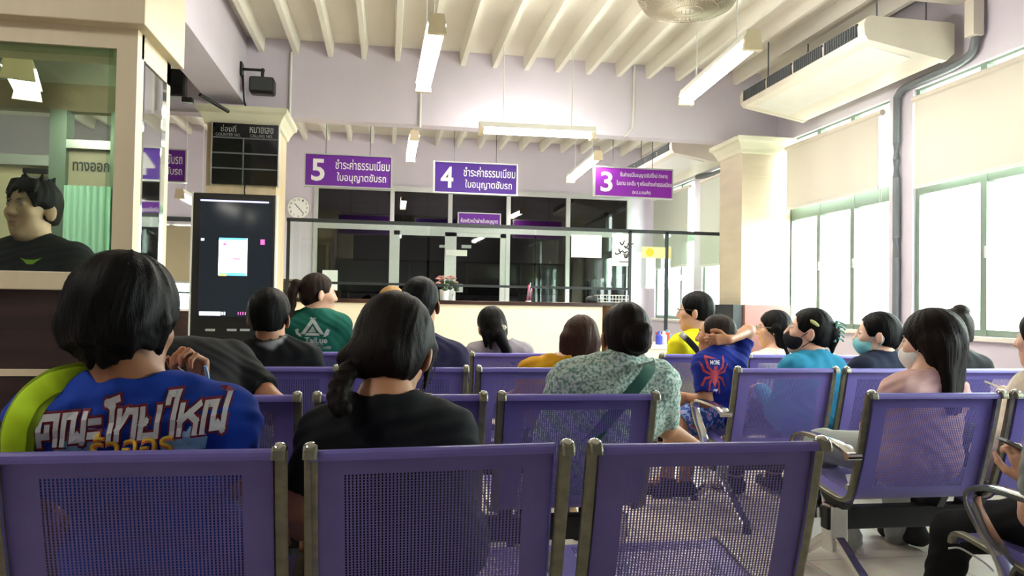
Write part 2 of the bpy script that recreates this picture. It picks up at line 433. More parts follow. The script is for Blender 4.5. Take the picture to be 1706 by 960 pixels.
# columns
def column(name, x0, x1, y0, y1, z1, m, capm):
    c = struct(MB().box((x0, y0, 0), (x1, y1, z1 - .13)).build(name, m))
    e = .0; q = MB()
    q.prism([(x0 - .01, y0 - .01, z1 - .15), (x0 - .03, y0 - .03, z1 - .11), (x0 - .08, y0 - .08, z1 - .03), (x0 - .08, y0 - .08, z1)], (0.001, 0, 0)) if False else None
    rings = []
    for e, z in ((.008, z1 - .16), (.02, z1 - .15), (.028, z1 - .12), (.06, z1 - .06), (.085, z1 - .04), (.09, z1)):
        rings.append([q.bm.verts.new((x, y, z)) for x, y in ((x0 - e, y0 - e), (x1 + e, y0 - e), (x1 + e, y1 + e), (x0 - e, y1 + e))])
    for A, B in zip(rings, rings[1:]):
        for k in range(4): q.bm.faces.new((A[k], A[(k + 1) % 4], B[(k + 1) % 4], B[k]))
    q.bm.faces.new(rings[0][::-1]); q.bm.faces.new(rings[-1])
    q.build('capital', capm, c)
    for j in range(1, 5): MB().box((x0 - .001, y0 - .001, j * .6), (x1 + .001, y1 + .001, j * .6 + .004)).build('tile_joint', M['cream'], c)
    return c
M['capital'] = mat('pale_capital', 'dcd9bf', 0.5, var=0.05)
M['woodcream'] = wood_mat('pale_wood_laminate', 'd9c39c', 'e6d4b2', (6, 6, 1))
column('trim_6', -1.6, -1.0, 6.95, 7.55, 2.79, M['woodcream'], M['capital'])
column('trim_7', 3.45, XR + .02, 6.95, 7.45, 2.785, M['creamtile'], M['capital'])
M['pinkwall'] = mat('dull_pink_panel', '9c6c66', 0.6, var=0.05)
struct(box('trim_8', (3.47, 6.9, 0), (XR, 6.955, 1.12), M['pinkwall']))
struct(box('trim_9', (3.36, 6.93, 0), (3.455, 7.5, 1.12), M['darkgrey']))

# mirror-clad cream column built as a glass-fronted booth, mirror side, dark wood below
bx, by0, by1 = -0.915, 2.9, 3.32
bo = empty('mirror_column', (-1.5, 3.1, 0), 'cream mirror column built as a booth: clear glass front, mirrored side, dark wood base', 'booth')
MB().box((-2.6, by0 - .06, 2.06), (bx + .04, by1 + .05, 2.9), .004).build('fascia', M['cream'], bo)
MB().box((-2.6, by0, 1.985), (bx, by0 + .05, 2.06)).box((-.985, by0, 1.12), (bx, by0 + .05, 1.985)).build('front_frame', M['cream'], bo)
MB().box((-2.6, by0 + .012, 1.17), (-.98, by0 + .02, 1.99)).build('glass_pane', M['boothglass'], bo)  # clear pane in place of the column's front mirror
bv = MB()
bv.prism([(-2.6, by0 + .012, 1.99), (-2.6, by0 + .002, 1.972), (-2.6, by0 + .012, 1.955)], (1.6, 0, 0)).prism([(-.98, by0 + .012, 1.17), (-.998, by0 + .002, 1.17), (-1.015, by0 + .012, 1.17)], (0, 0, .82))
bv.build('bevelled_edge', M['boothglass'], bo)
MB().box((-2.6, by0 - .035, 1.105), (bx + .002, by0 + .06, 1.17), .004).build('sill', M['cream'], bo)
MB().box((-2.6, by0 + .0, .0), (bx - .001, by0 + .049, 1.105)).build('wood_panel', M['darkwood'], bo)
MB().box((-2.6, by0 - .006, .80), (bx - .008, by0, .825)).build('cream_strip', M['cream'], bo)
s = MB().box((bx - .03, by0 + .05, 0), (bx, by0 + .075, 2.06)).box((bx - .03, by1 - .05, 0), (bx, by1, 2.06)).box((bx - .03, by0 + .05, 1.97), (bx, by1, 2.06)).box((bx - .03, by0 + .05, 0), (bx, by1, .9))
s.build('side_frame', M['cream'], bo)
MB().box((bx - .012, by0 + .075, .9), (bx - .006, by1 - .05, 1.97)).build('mirror_panel', M['mirror'], bo)
MB().prism([(bx - .006, by0 + .075, .9), (bx + .003, by0 + .085, .9), (bx - .006, by0 + .105, .9)], (0, 0, 1.07)).prism([(bx - .006, by1 - .05, .9), (bx + .003, by1 - .06, .9), (bx - .006, by1 - .08, .9)], (0, 0, 1.07)).build('bevelled_edge', M['mirror'], bo)
# added partition, doorway and curtain standing in for the mirror's reflection
py = 4.75
pw = MB()
pw.box((XL, py, 2.33), (-1.56, py + .1, 2.885)).box((XL, py, 0), (-3.4, py + .1, 2.33))
M['greenwall'] = mat('grey_green_paint', 'a9ab98', 0.7, var=0.05, vscale=2)
struct(pw.build('wall_reflection', M['greenwall']))
d3 = struct(MB().box((-3.4, py - .02, 2.17), (-1.56, py + .06, 2.33)).build('door_3', mat('brown_grey_header', '8e8064', 0.6, var=.05)))
for a, b in ((-3.4, -3.3), (-1.95, -1.86), (-1.62, -1.56)): MB().box((a, py - .04, 0), (b, py + .07, 2.17)).build('door_frame', M['alugreen'], d3)
MB().box((-1.86, py - .04, 1.95), (-1.62, py + .05, 2.0)).box((-3.3, py - .04, 1.84), (-1.95, py + .05, 1.9)).build('transom', M['alu'], d3)
MB().box((-3.3, py, .02), (-1.95, py + .02, 1.84)).build('door_leaf', mat('cream_door', 'd6c8a6', 0.5, var=.05), d3)
MB().box((-1.86, py, .02), (-1.62, py + .02, 1.95)).build('side_panel', mat('beige_panel', 'b7ab92', 0.5, var=.05), d3)
MB().box((-2.08, py - .06, 1.79), (-1.95, py - .03, 1.82), .004).build('door_closer', M['black'], d3)
lettering('ทางออก', (-1.735, py - .001, 1.85), (1, 0, 0), (0, 0, 1), .2, .055, M['darkgrey'], d3, .02)
cu = MB(); pts = []
for i in range(41):
    x = -1.86 + .25 * i / 40; cu_y = py - .05 + .012 * math.sin(i * 1.1); pts.append((x, cu_y))
for (xa, ya), (xb, yb) in zip(pts, pts[1:]):
    vs = [cu.bm.verts.new(p) for p in ((xa, ya, .05), (xb, yb, .05), (xb, yb, 1.73), (xa, ya, 1.73))]; cu.bm.faces.new(vs)
bmesh.ops.remove_doubles(cu.bm, verts=cu.bm.verts[:], dist=1e-4)
co = cu.build('curtain', M['curtain'], None, True)
sm = co.modifiers.new('thickness', 'SOLIDIFY'); sm.thickness = .004
tag(co, 'reflected pale green curtain, built hanging in a doorway behind the booth glass', 'curtain')
# outdoors
struct(box('ground', (XR + .2, -30, -.6), (60, 40, -.5), mat('pale_ground', 'b9b6a6', .9, var=.2, vscale=.5)))
struct(box('ground', (-40, YB + 3.4, -.6), (XR + .2, 40, -.5), mat('garden_ground', '8f9f6a', .9, var=.3, vscale=.5)))

# ---------------------------------------------------------------- beam seating
PROF = smooth_pts([(-.016, .772), (-.014, .786), (-.002, .792), (.012, .782), (.022, .74), (.04, .66), (.066, .56), (.093, .47), (.113, .415), (.135, .388), (.17, .377), (.23, .38), (.32, .392), (.42, .407), (.49, .416), (.525, .413), (.542, .398), (.545, .38)], 6)
PA = np.array([np.array(p) for p in PROF])
SL = np.concatenate([[0], np.cumsum(np.linalg.norm(np.diff(PA, axis=0), axis=1))])
def prof_at(s): return np.stack([np.interp(s, SL, PA[:, 0]), np.interp(s, SL, PA[:, 1])], -1)
I_SPLIT = int(np.argmin(np.abs(PA[:, 1] - .392) + (PA[:, 0] > .2)))
S_SPLIT = SL[I_SPLIT]
def sheet(name, s0, s1, u0, u1, hs0, hs1, hu0, hu1, nx, ny):
    """steel sheet following the seat profile with a real grid of punched slots between hs0-hs1, hu0-hu1, and turned edges"""
    su = np.concatenate([np.linspace(s0, hs0, 14)[:-1], np.linspace(hs0, hs1, 2 * ny + 1), np.linspace(hs1, s1, 14)[1:]])
    j0, j1 = 13, 13 + 2 * ny
    a = np.linspace(hu0, hu1, 2 * nx + 1)
    dx = a[1] - a[0]; a[1:-1:2] += .04 * dx; a[2:-1:2] -= .04 * dx
    dv = su[j0 + 1] - su[j0]; su[j0 + 1:j1:2] -= .22 * dv; su[j0 + 2:j1:2] += .22 * dv
    uu = np.concatenate([np.linspace(u0, hu0, 4)[:-1], a, np.linspace(hu1, u1, 4)[1:]])
    i0, i1 = 3, 3 + 2 * nx
    U, S = np.meshgrid(uu, su)
    P = prof_at(S)
    Vv = np.stack([U, P[..., 0], P[..., 1]], -1)
    ny_, nx_ = U.shape
    J, I = np.meshgrid(np.arange(ny_ - 1), np.arange(nx_ - 1), indexing='ij')
    hole = (J >= j0) & (J < j1) & (I >= i0) & (I < i1) & ((J - j0) % 2 == 1) & ((I - i0) % 2 == 1)
    J, I = J[~hole], I[~hole]
    base = J * nx_ + I
    F = np.stack([base, base + 1, base + nx_ + 1, base + nx_], -1).tolist()
    verts = Vv.reshape(-1, 3).tolist()
    # turned side flanges
    tang = np.gradient(prof_at(su), axis=0); tang /= np.linalg.norm(tang, axis=1)[:, None]
    nor = np.stack([-tang[:, 1], tang[:, 0]], -1)
    for side in (0, nx_ - 1):
        st = len(verts)
        for j in range(ny_):
            p = Vv[j, side]; verts.append((p[0], p[1] - nor[j, 0] * .014, p[2] - nor[j, 1] * .014))
        for j in range(ny_ - 1): F.append((j * nx_ + side, (j + 1) * nx_ + side, st + j + 1, st + j))
    me = bpy.data.meshes.new(name); me.from_pydata(verts, [], F)
    return me
HW = .246
SEATS = 3; PITCH_X = .5775
back_me = sheet('backrest', 0, S_SPLIT, -HW, HW, .092, S_SPLIT - .05, -.185, .185, 50, 50)
seat_me = sheet('seat', S_SPLIT, SL[-1], -HW, HW, S_SPLIT + .07, SL[-1] - .075, -.185, .185, 50, 54)
def frame_me():
    q = MB(); st = [p for p in PA[2::3]]
    q.tube([(0, p[0] - .004, p[1] + .001) for p in st], .01, flat=(.028, .014), up=(1, 0, 0))
    return q
def make_bench(label, arms=True):
    t = empty('beam_seating', (0, 0, 0), label, 'bench', 'purple perforated steel beam seating')
    for i in range(SEATS):
        xc = PITCH_X * (i + .5)
        for nm, me0 in (('backrest', back_me), ('seat', seat_me)):
            me = me0 if i == 0 else bpy.data.meshes[nm]
            o = bpy.data.objects.new(nm, me0); COL.objects.link(o); o.parent = t; o.location = (xc, 0, 0)
            if not me0.materials: me0.materials.append(M['purple'])
        for sx in (-1, 1):
            x = xc + sx * (HW + .013)
            q = MB(); st = [(x, p[0] + .0, p[1]) for p in PA[::3]]
            # flat bar standing proud of the sheet's rear face
            nb = []
            for a, b in zip(st, st[1:]): pass
            q.tube(st, .01, flat=(.016, .027), up=(1, 0, 0))
            f = q.build('side_frame', M['steel'], t)
            MB().sph((x, .0, .792), (.016, .018, .012), 12).build('chrome_cap', M['chrome'], f, True)
            MB().cyl((x - .016, .118, .435), (x + .016, .118, .435), .011).build('bolt', M['chrome'], f, True)
    L = PITCH_X * SEATS
    MB().box((.03, .26, .235), (L - .03, .31, .32), .004).build('beam', M['blacksteel'], t)
    for i in range(SEATS):
        for sx in (-.2, .2):
            x = PITCH_X * (i + .5) + sx
            MB().prism([(x - .015, .2, .37), (x - .015, .42, .39), (x - .015, .34, .32), (x - .015, .23, .32)], (.03, 0, 0)).build('seat_bracket', M['blacksteel'], t)
    for x in (.075, L - .075):
        l = MB().box((x - .035, .25, .15), (x + .035, .32, .33), .006).build('leg_column', M['chrome'], t)
        for pts in ([(x, .28, .21), (x, .2, .16), (x, .06, .07), (x, -.02, .03)], [(x, .3, .21), (x, .38, .16), (x, .52, .07), (x, .6, .03)]):
            lg = MB().tube(smooth_pts(pts, 5), .02, flat=(.03, .045), up=(1, 0, 0)).build('leg', M['chrome'], t)
            MB().cyl((x, pts[-1][1], .0), (x, pts[-1][1], .03), .022, .018).build('foot_pad', M['black'], lg, True)
    if arms:
        for x in (-.005, L + .005):
            P = smooth_pts([(x, .05, .56), (x, .12, .585), (x, .25, .592), (x, .36, .59), (x, .42, .567), (x, .425, .53), (x, .38, .47), (x, .32, .41), (x, .29, .34), (x, .285, .28)], 6)
            a = MB().tube(P, .012, flat=(.018, .05), up=(1, 0, 0)).build('armrest', M['chrome'], t, True)
            MB().cyl((x - .027, .05, .56), (x + .027, .05, .56), .014).build('end_cap', M['chrome'], a, True)
    return t
def dup(root, loc, label, group=None):
    r = root.copy(); COL.objects.link(r); r.location = loc; r['label'] = label
    if group: r['group'] = group
    for ch in list(root.children):
        c = ch.copy(); COL.objects.link(c); c.parent = r
        for g in list(ch.children):
            d = g.copy(); COL.objects.link(d); d.parent = c
    return r
R1, R2, R3, R4 = 1.53, 2.40, 3.42, 4.44
b_c = make_bench('nearest purple three-seat bench, the boy in blue sitting in its left seat', False)
b_c.location = (-.75, R1, 0)
cb = 0
for ch in b_c.children:                                   # the middle back sits slightly askew, as bent in use
    if ch.name.startswith('backrest') and abs(ch.location.x - PITCH_X * 1.5) < .01: ch.rotation_euler = (0, -.018, 0)
benches = [b_c]
for x, y, lab in ((-.815, R2, 'middle block bench second from the viewer, woman in mottled green at its right end'),
                  (-.765, R3, 'middle block bench third from the viewer, woman in mustard at its right end'),
                  (-.68, R4, 'middle block bench nearest the counter, woman in green T-shirt on it')):
    o = dup(b_c, (x, y, 0), lab)
    for ch in o.children: ch.rotation_euler = (0, 0, 0)
    benches.append(o)
b_r = make_bench('lower right bench with a large chrome armrest beside black trousered legs', True)
b_r.location = (1.68, R1 - .03, 0)
for y, lab in ((R2, 'right block bench where the long-haired woman in pink sits'),
               (R3, 'right block bench with the woman in teal and the boy in the spider shirt'),
               (R4, 'farthest bench of the right block, man in yellow at its left end')):
    dup(b_r, (1.655, y, 0), lab)

# ---------------------------------------------------------------- fixtures
def fluoro(a, b, label, wires=True, w=.055, tm='tube'):
    """hanging twin-tube batten from a to b"""
    a, b = np.array(a, float), np.array(b, float); d = nrm(b - a); L = np.linalg.norm(b - a)
    n = nrm(np.cross(d, [0, 0, 1])); up = np.array([0, 0, 1.])
    t = empty('fluorescent_lamp', (a + b) / 2, label, 'ceiling lamp', 'hanging fluorescent lamps')
    def slab(p, q, hw, z0, z1):
        poly = [p - n * hw + up * z0, p + n * hw + up * z0, p + n * hw * .7 + up * z1, p - n * hw * .7 + up * z1]
        return MB().prism(poly, q - p)
    slab(a, b, w, 0, .05).build('housing', M['white'], t)
    for p, q in ((a - d * .005, a + d * .035), (b - d * .035, b + d * .005)): slab(p, q, w, -.06, .052).build('end_cap', M['cream'], t)
    for s in (-1, 1):
        o = n * (w * .55) * s - up * .028
        MB().cyl(a + d * .035 + o, b - d * .035 + o, .015).build('tube', M[tm], t, True)
    if wires:
        for f in (.2, .8):
            p = a + (b - a) * f
            MB().cyl(p + up * .05, (p[0], p[1], ZC), .005, seg=6).build('hanger_rod', M['white'], t)
    return t
fluoro((.245, 4.2, 2.66), (.225, 5.42, 2.66), 'hanging lamp seen end-on above the middle seats, nearest the left beam')
fluoro((2.03, 3.97, 2.62), (2.15, 5.25, 2.64), 'bright hanging lamp between the ceiling fan and the near air conditioner')
p, q = at_y(799, 213, 6.55), at_y(990, 222, 6.55)
fluoro(p, q, 'lamp hung crosswise in front of the lower edge of the cross beam')
fluoro((.25, 8.0, 2.87), (.245, 9.25, 2.87), 'hanging lamp between signs 5 and 4, seen end-on')
p, q = at_y(950, 297, 9.3), at_y(997, 258, 8.05)
fluoro(p, q, 'hanging lamp just left of sign 3, beyond the cross beam')
p, q = at_y(299, 322, 8.7), at_y(345, 347, 9.7)
fluoro(p, q, 'hanging lamp at the left behind the tall display kiosk')
fluoro((-1.98, 4.5, 2.22), (-1.68, 3.72, 2.13), 'reflected lamp, built hanging behind the booth glass above the man in black', True, .07, 'tubedim')  # lamp from the mirror's reflection, built as a real one behind the pane
for x, y, lab in ((-2.2, .3, 'added unseen fill lamp over the left part of the room, level with the viewer'),): fluoro((x, y, 2.9), (x, y + 1.2, 2.9), lab)  # out-of-view lamp added to brighten surfaces facing the viewer
# hanging signs
def sign(c, w, h, face, label, num, lines, wires=True, seg=None):
    cx, cy, cz = c
    t = empty('hanging_sign', c, label, 'sign', 'purple counter signs')
    MB().box((cx - w / 2, cy, cz - h / 2), (cx + w / 2, cy + .05, cz + h / 2)).build('panel', M[face], t)
    e = .014
    MB().box((cx - w / 2 - e, cy - .008, cz - h / 2 - e), (cx - w / 2, cy + .055, cz + h / 2 + e)).box((cx + w / 2, cy - .008, cz - h / 2 - e), (cx + w / 2 + e, cy + .055, cz + h / 2 + e)).box((cx - w / 2, cy - .008, cz + h / 2), (cx + w / 2, cy + .055, cz + h / 2 + e)).box((cx - w / 2, cy - .008, cz - h / 2 - e), (cx + w / 2, cy + .055, cz - h / 2)).build('frame', M['alu'], t)
    if num: lettering(num, (cx - w * .355, cy, cz), (1, 0, 0), (0, 0, 1), w * .155, h * .72, M['letter'], t, .02, 'number')
    for tx, ox, oz, lw, lh in lines: lettering(tx, (cx + w * ox, cy, cz + h * oz), (1, 0, 0), (0, 0, 1), w * lw, h * lh, M['letter'], t, .012)
    if wires:
        for f in (-.27, .25): MB().cyl((cx + w * f, cy + .025, cz + h / 2), (cx + w * f, cy + .025, ZC), .004, seg=6).build('hanger_wire', M['darkgrey'], t)
    return t
def mid(px, py, px2, py2, y): a, b = at_y(px, py, y), at_y(px2, py2, y); return (a + b) / 2, b[0] - a[0]
SY = 8.2
c, w = mid(507, 257, 653, 313, SY); W5 = .92
fee = [('ชำระค่าธรรมเนียม', .165, .22, .64, .34), ('ใบอนุญาตขับรถ', .155, -.23, .58, .36)]
sign((c[0], SY, c[2]), w - .03, .33, 'signp', 'purple hanging sign with white number 5', '5', fee)
c, w = mid(723, 268, 862, 326, SY); sign((c[0], SY, c[2]), w - .03, .325, 'signb', 'violet hanging sign with white number 4', '4', fee)
c, w = mid(990, 277, 1121, 332, SY)
sign((c[0], SY, c[2]), w - .03, .32, 'signm', 'magenta purple hanging sign with white number 3', '3', [('ยื่นคำขอมีใบอนุญาตขับขี่ใหม่ ต่ออายุ', .13, .27, .62, .22), ('ใบแทน และอื่น ๆ พร้อมชำระค่าธรรมเนียม', .135, -.03, .72, .22), ('(พ.ร.บ.ขนส่ง)', .1, -.34, .24, .18)])
c, w = mid(170, 248, 308, 299, SY)
sign((c[0], SY, c[2]), w, .32, 'signp', 'purple hanging sign partly hidden behind the booth, left of the display board', None, [('ชำระภาษีรถ ขับรถ', .165, .22, .6, .34), ('ใบอนุญาตขับรถ', .175, -.2, .58, .36)])
c, w = mid(764, 356, 832, 377, 10.94)
sign((c[0], 10.9, c[2]), w, .17, 'signp', 'reflection of a purple sign over the glass double door, built as a small panel', None, [('ห้องหัวหน้าฝ่ายใบอนุญาต', 0, -.15, .9, .5)], False)  # sign's reflection in the glazing, built as a solid panel

# counter number board on the column
t = empty('number_board', (-1.266, 6.93, 2.36), 'black queue number board with blank rows on the cream column', 'display board')
MB().box((-1.545, 6.9, 2.1), (-.985, 6.95, 2.64)).build('panel', M['blackscreen'], t)
for xx in (-1.55, -.985): MB().box((xx, 6.89, 2.09), (xx + .008, 6.95, 2.65)).build('side_trim', M['alu'], t)
for z in (2.51, 2.375, 2.24): MB().box((-1.54, 6.892, z - .006), (-.99, 6.9, z + .006)).build('divider', M['grey'], t)
MB().box((-1.285, 6.892, 2.1), (-1.275, 6.9, 2.515)).build('divider', M['grey'], t)
lettering('ช่องที่', (-1.41, 6.898, 2.592), (1, 0, 0), (0, 0, 1), .13, .062, M['greyletter'], t, .01)
lettering('COUNTER NO.', (-1.41, 6.898, 2.537), (1, 0, 0), (0, 0, 1), .21, .026, M['greyletter'], t)
lettering('หมายเลข', (-1.13, 6.898, 2.588), (1, 0, 0), (0, 0, 1), .2, .055, M['greyletter'], t, .01)
lettering('CALLING NO.', (-1.13, 6.898, 2.537), (1, 0, 0), (0, 0, 1), .19, .026, M['greyletter'], t)
MB().tube(smooth_pts([(-1.265, 6.935, 2.1), (-1.268, 6.93, 2.05), (-1.262, 6.935, 2.0)], 4), .006).build('cable', M['black'], t)

# tall display kiosk
k = empty('display_kiosk', (-1.3, 6.75, 0), 'tall black touch display kiosk with white edges in front of the column', 'display kiosk')
X0, X1 = -1.64, -.965
MB().box((X0, 6.70, .05), (X1, 6.78, 1.99), .01).build('body', M['black'], k)
for xx in (X0 - .012, X1): MB().box((xx, 6.695, .05), (xx + .012, 6.785, 1.995)).build('edge_trim', M['white'], k)
MB().box((X0 - .05, 6.6, 0), (X1 + .05, 6.9, .05), .008).build('base', M['black'], k)
M['scr'] = mat('dim_screen', '181c22', .12, spec=.12, emis='23282e', estr=.35)
M['scrL'] = mat('screen_lavender', 'b6b4e8', .2, emis='b9b8ee', estr=.75)
M['scrW'] = mat('screen_white', 'eef4ff', .2, emis='f2f6ff', estr=1.3)
M['scrB'] = mat('screen_blue', '5fb4f0', .2, emis='62b6f2', estr=1.0)
M['scrR'] = mat('screen_icon', 'c060a0', .2, emis='c05aa0', estr=.8)
M['scrY'] = mat('screen_yellow', 'e8d060', .2, emis='ecd564', estr=.9)
def scr(px0, py0, px1, py1, m, d=.0, nm='screen_icon'):
    a, b = at_y(px0, py0, 6.697 - d), at_y(px1, py1, 6.697 - d)
    MB().box((a[0], 6.696 - d, min(a[2], b[2])), (b[0], 6.699 - d, max(a[2], b[2]))).build(nm, m, k)
scr(334, 335, 449, 529, M['scr'], 0, 'screen')
scr(334, 332, 448, 339, M['scrL'], .002, 'title_bar')
scr(365, 396, 411, 460, M['scrW'], .002, 'window_panel'); scr(365, 396, 411, 401, M['scrB'], .004, 'window_bar'); scr(364, 454, 410, 460, M['scrB'], .004, 'window_bar')
scr(388, 430, 400, 433, M['scrR'], .004); scr(365, 456, 377, 460, M['scrY'], .005); scr(372, 405, 377, 409, M['scrR'], .004)
scr(332, 519, 367, 526, M['scrW'], .002, 'search_bar')
for x in (369, 373): scr(x, 520, x + 2, 525, M['scrW'], .002)
for x in (396, 400, 404, 408, 412): scr(x, 520, x + 1.4, 525, M['scrR'], .002)
scr(434, 399, 441, 408, M['scrR'], .002)
scr(335, 397, 340, 401, M['scrW'], .002)
for a in (342, 378, 400): scr(a, 548, a + 16, 552, M['greyletter'], .002, 'button_label')

# wall clock
c = at_y(498, 347, YB)
t = empty('wall_clock', c, 'round white wall clock beside the glazed partition', 'clock')
q = MB().cyl((c[0], YB - .05, c[2]), (c[0], YB, c[2]), .165, seg=40).build('case', M['alu'], t, True)
MB().cyl((c[0], YB - .053, c[2]), (c[0], YB - .05, c[2]), .148, seg=40).build('face', M['paper'], t, True)
for h in range(12):
    a = h * math.pi / 6; lettering(str(h or 12), (c[0] + .118 * math.sin(a), YB - .054, c[2] + .118 * math.cos(a)), (1, 0, 0), (0, 0, 1), .03 if h in (0, 10, 11) else .018, .03, M['darkgrey'], t, .01, 'numeral')
for nm, a, L in (('minute_hand', math.radians(138), .115), ('hour_hand', math.radians(318), .08)):
    MB().tube([(c[0] - .02 * math.sin(a), YB - .06, c[2] - .02 * math.cos(a)), (c[0] + L * math.sin(a), YB - .06, c[2] + L * math.cos(a))], .005, 6).build(nm, M['black'], t)

# loudspeaker on its bracket, and the black box beyond the beam
p = at_y(436, 144, 6.95); z = p[2]
t = empty('loudspeaker', (-1.3, 6.6, z), 'black loudspeaker on a wall arm in the beam corner', 'loudspeaker')
MB().box((p[0] - .1, 6.87, z - .072), (p[0] + .115, 7.03, z + .072), .022).build('body', M['black'], t, True)
MB().box((p[0] - .085, 6.862, z - .058), (p[0] + .1, 6.87, z + .058), .004).build('grille', M['darkgrey'], t)
MB().box((-1.33, 6.9, z + .08), (-1.31, 7.0, z + .2), .004).build('wall_plate', M['black'], t)
MB().cyl((-1.32, 6.95, z + .145), (p[0] + .0, 6.95, z + .145), .012).sph((p[0] + .005, 6.95, z + .145), .02, 10).cyl((p[0] + .005, 6.95, z + .145), (p[0] + .005, 6.95, z + .06), .014).build('arm', M['black'], t, True)
MB().tube(smooth_pts([(-1.31, 6.95, z + .09), (-1.30, 6.95, z - .06), (-1.29, 6.97, z - .16), (-1.24, 6.98, z - .27)], 6), .008).build('cable', M['black'], t, True)
p = at_y(322, 138, 6.5)
t = empty('television', (p[0], 6.5, p[2]), 'black television hung beyond the beam beside the booth', 'television')
MB().box((p[0] - .3, 6.45, p[2] - .13), (-1.665, 6.53, p[2] + .3), .01).build('cabinet', M['black'], t)
MB().box((p[0] - .28, 6.445, p[2] - .11), (-1.685, 6.45, p[2] + .28)).build('screen', M['blackscreen'], t)
MB().box((p[0] - .08, 6.47, p[2] - .17), (p[0] + .0, 6.53, p[2] - .13)).build('bracket', M['black'], t); MB().cyl((p[0] - .06, 6.5, p[2] + .3), (p[0] - .06, 6.5, 3.38), .02).build('ceiling_rod', M['black'], t)
MB().tube([(p[0] + .05, 6.52, p[2] - .09), (p[0] + .22, 6.8, p[2] - .15)], .016).build('arm', M['black'], t, True)

# ceiling suspended air conditioners
def aircon(x0, x1, y0, y1, zt, zf, zb, label):
    """x0 front (room side), x1 rear, y0 near end, y1 far end; slopes from zf at the front to zb at the rear"""
    t = empty('air_conditioner', ((x0 + x1) / 2, (y0 + y1) / 2, zb), label, 'air conditioner', 'ceiling air conditioners')
    prof = [(x0 + .05, zt), (x0 + .015, zt - .02), (x0, zt - .06), (x0 + .005, zf + .03), (x0 + .03, zf), (x1 - .06, zb), (x1, zb + .05), (x1, zt - .01), (x1 - .03, zt)]
    def ring(y, e): return [(x + (e if i in (0, 1, 2, 3, 4) else -e), y, z) for i, (x, z) in enumerate(prof)]
    MB().prism([(x, y0 + .05, z) for x, z in prof], (0, y1 - y0 - .1, 0)).build('body', M['acwhite'], t)
    for a, b in ((y0, y0 + .05), (y1 - .05, y1)):
        MB().prism([(x + (.0 if i < 5 else .004), a, z - (.006 if 3 < i < 6 else 0)) for i, (x, z) in enumerate(prof)], (0, b - a, 0)).build('end_cover', M['acwhite'], t)
    n = 4; ya, yb = y0 + .06, y1 - .06; h = zt - .035; lo = zf + .035
    for i in range(n):
        a = ya + (yb - ya) * i / n + .015; b = ya + (yb - ya) * (i + 1) / n - .015
        g = MB().box((x0 - .004, a, lo), (x0 + .012, b, h)).build('outlet_grille', M['darkgrey'], t)
        s = MB()
        for j in range(14): yy = a + (b - a) * (j + .5) / 14; s.box((x0 - .009, yy - .004, lo), (x0 - .003, yy + .004, h))
        s.build('louvre', M['grey'], g)
    MB().prism([(x0 + .1, y0 + .1, zf - .012), (x0 + .1, y1 - .1, zf - .012), (x0 + (x1 - x0) * .62, y1 - .1, zf - .012 + (zb - zf) * .62), (x0 + (x1 - x0) * .62, y0 + .1, zf - .012 + (zb - zf) * .62)], (0, 0, .02)).build('intake_panel', M['white'], t)
    for y in (y0 + .15, y1 - .15):
        for x in (x0 + .2, x1 - .1): MB().cyl((x, y, zt - .02), (x, y, ZC), .006, seg=8).build('hanger_rod', M['grey'], t)
    return t
aircon(3.17, 3.86, 4.62, 6.45, 3.10, 2.94, 2.835, 'long white air conditioner hung by the right windows, nearest')
aircon(3.1, 3.78, 7.95, 9.7, 2.97, 2.82, 2.72, 'white air conditioner beyond the cross beam behind sign 3')
t = empty('support_bracket', (3.88, 4.46, 2.95), 'cream support rail above the near end of the big air conditioner', 'bracket')
MB().box((3.3, 4.45, 3.2), (3.86, 4.56, 3.26)).build('rail', M['acwhite'], t); MB().box((3.84, 4.42, 2.95), (3.92, 4.5, 3.37)).build('upright', M['acwhite'], t)
tag(MB().tube(smooth_pts([(3.9, 4.46, 3.4), (3.9, 4.47, 2.95), (3.91, 4.6, 2.83), (3.915, 5.1, 2.815), (3.915, 5.26, 2.78), (3.915, 5.285, 2.6), (3.915, 5.285, 1.5), (3.915, 5.285, .1)], 8), .028).build('drain_pipe', M['grey'], None, True), 'grey insulated pipe running from the near air conditioner down the window pier', 'pipe')
tag(MB().tube(smooth_pts([(3.86, 9.0, 2.75), (3.9, 8.4, 2.7), (3.905, 7.55, 2.68), (3.91, 7.5, 2.5), (3.91, 7.5, .1)], 8), .035).build('drain_pipe', M['grey'], None, True), 'grey insulated pipe by the far windows behind the cream column', 'pipe')
# conduits on the beam
tag(MB().cyl((.275, YBEAM - .012, ZB), (.275, YBEAM - .012, 3.36), .011).cyl((.275, YBEAM - .012, ZB), (.275, YBEAM - .012, ZB - .03), .014).build('conduit', M['white'], None, True), 'thin white conduit down the cross beam below the end-on lamp', 'conduit')
a = at_y(1057, 110, YBEAM - .01); b = at_y(1054, 214, YBEAM - .01); c_ = at_y(1040, 228, YBEAM - .01)
tag(MB().tube([a, b, c_], .011).build('conduit', M['white'], None, True), 'thin conduit down the cross beam above sign 3', 'conduit')
tag(MB().cyl((-.93, YBEAM - .012, ZB), (-.93, YBEAM - .012, 3.4), .012).build('conduit', M['white'], None, True), 'thin white conduit down the cross beam beside the loudspeaker', 'conduit')

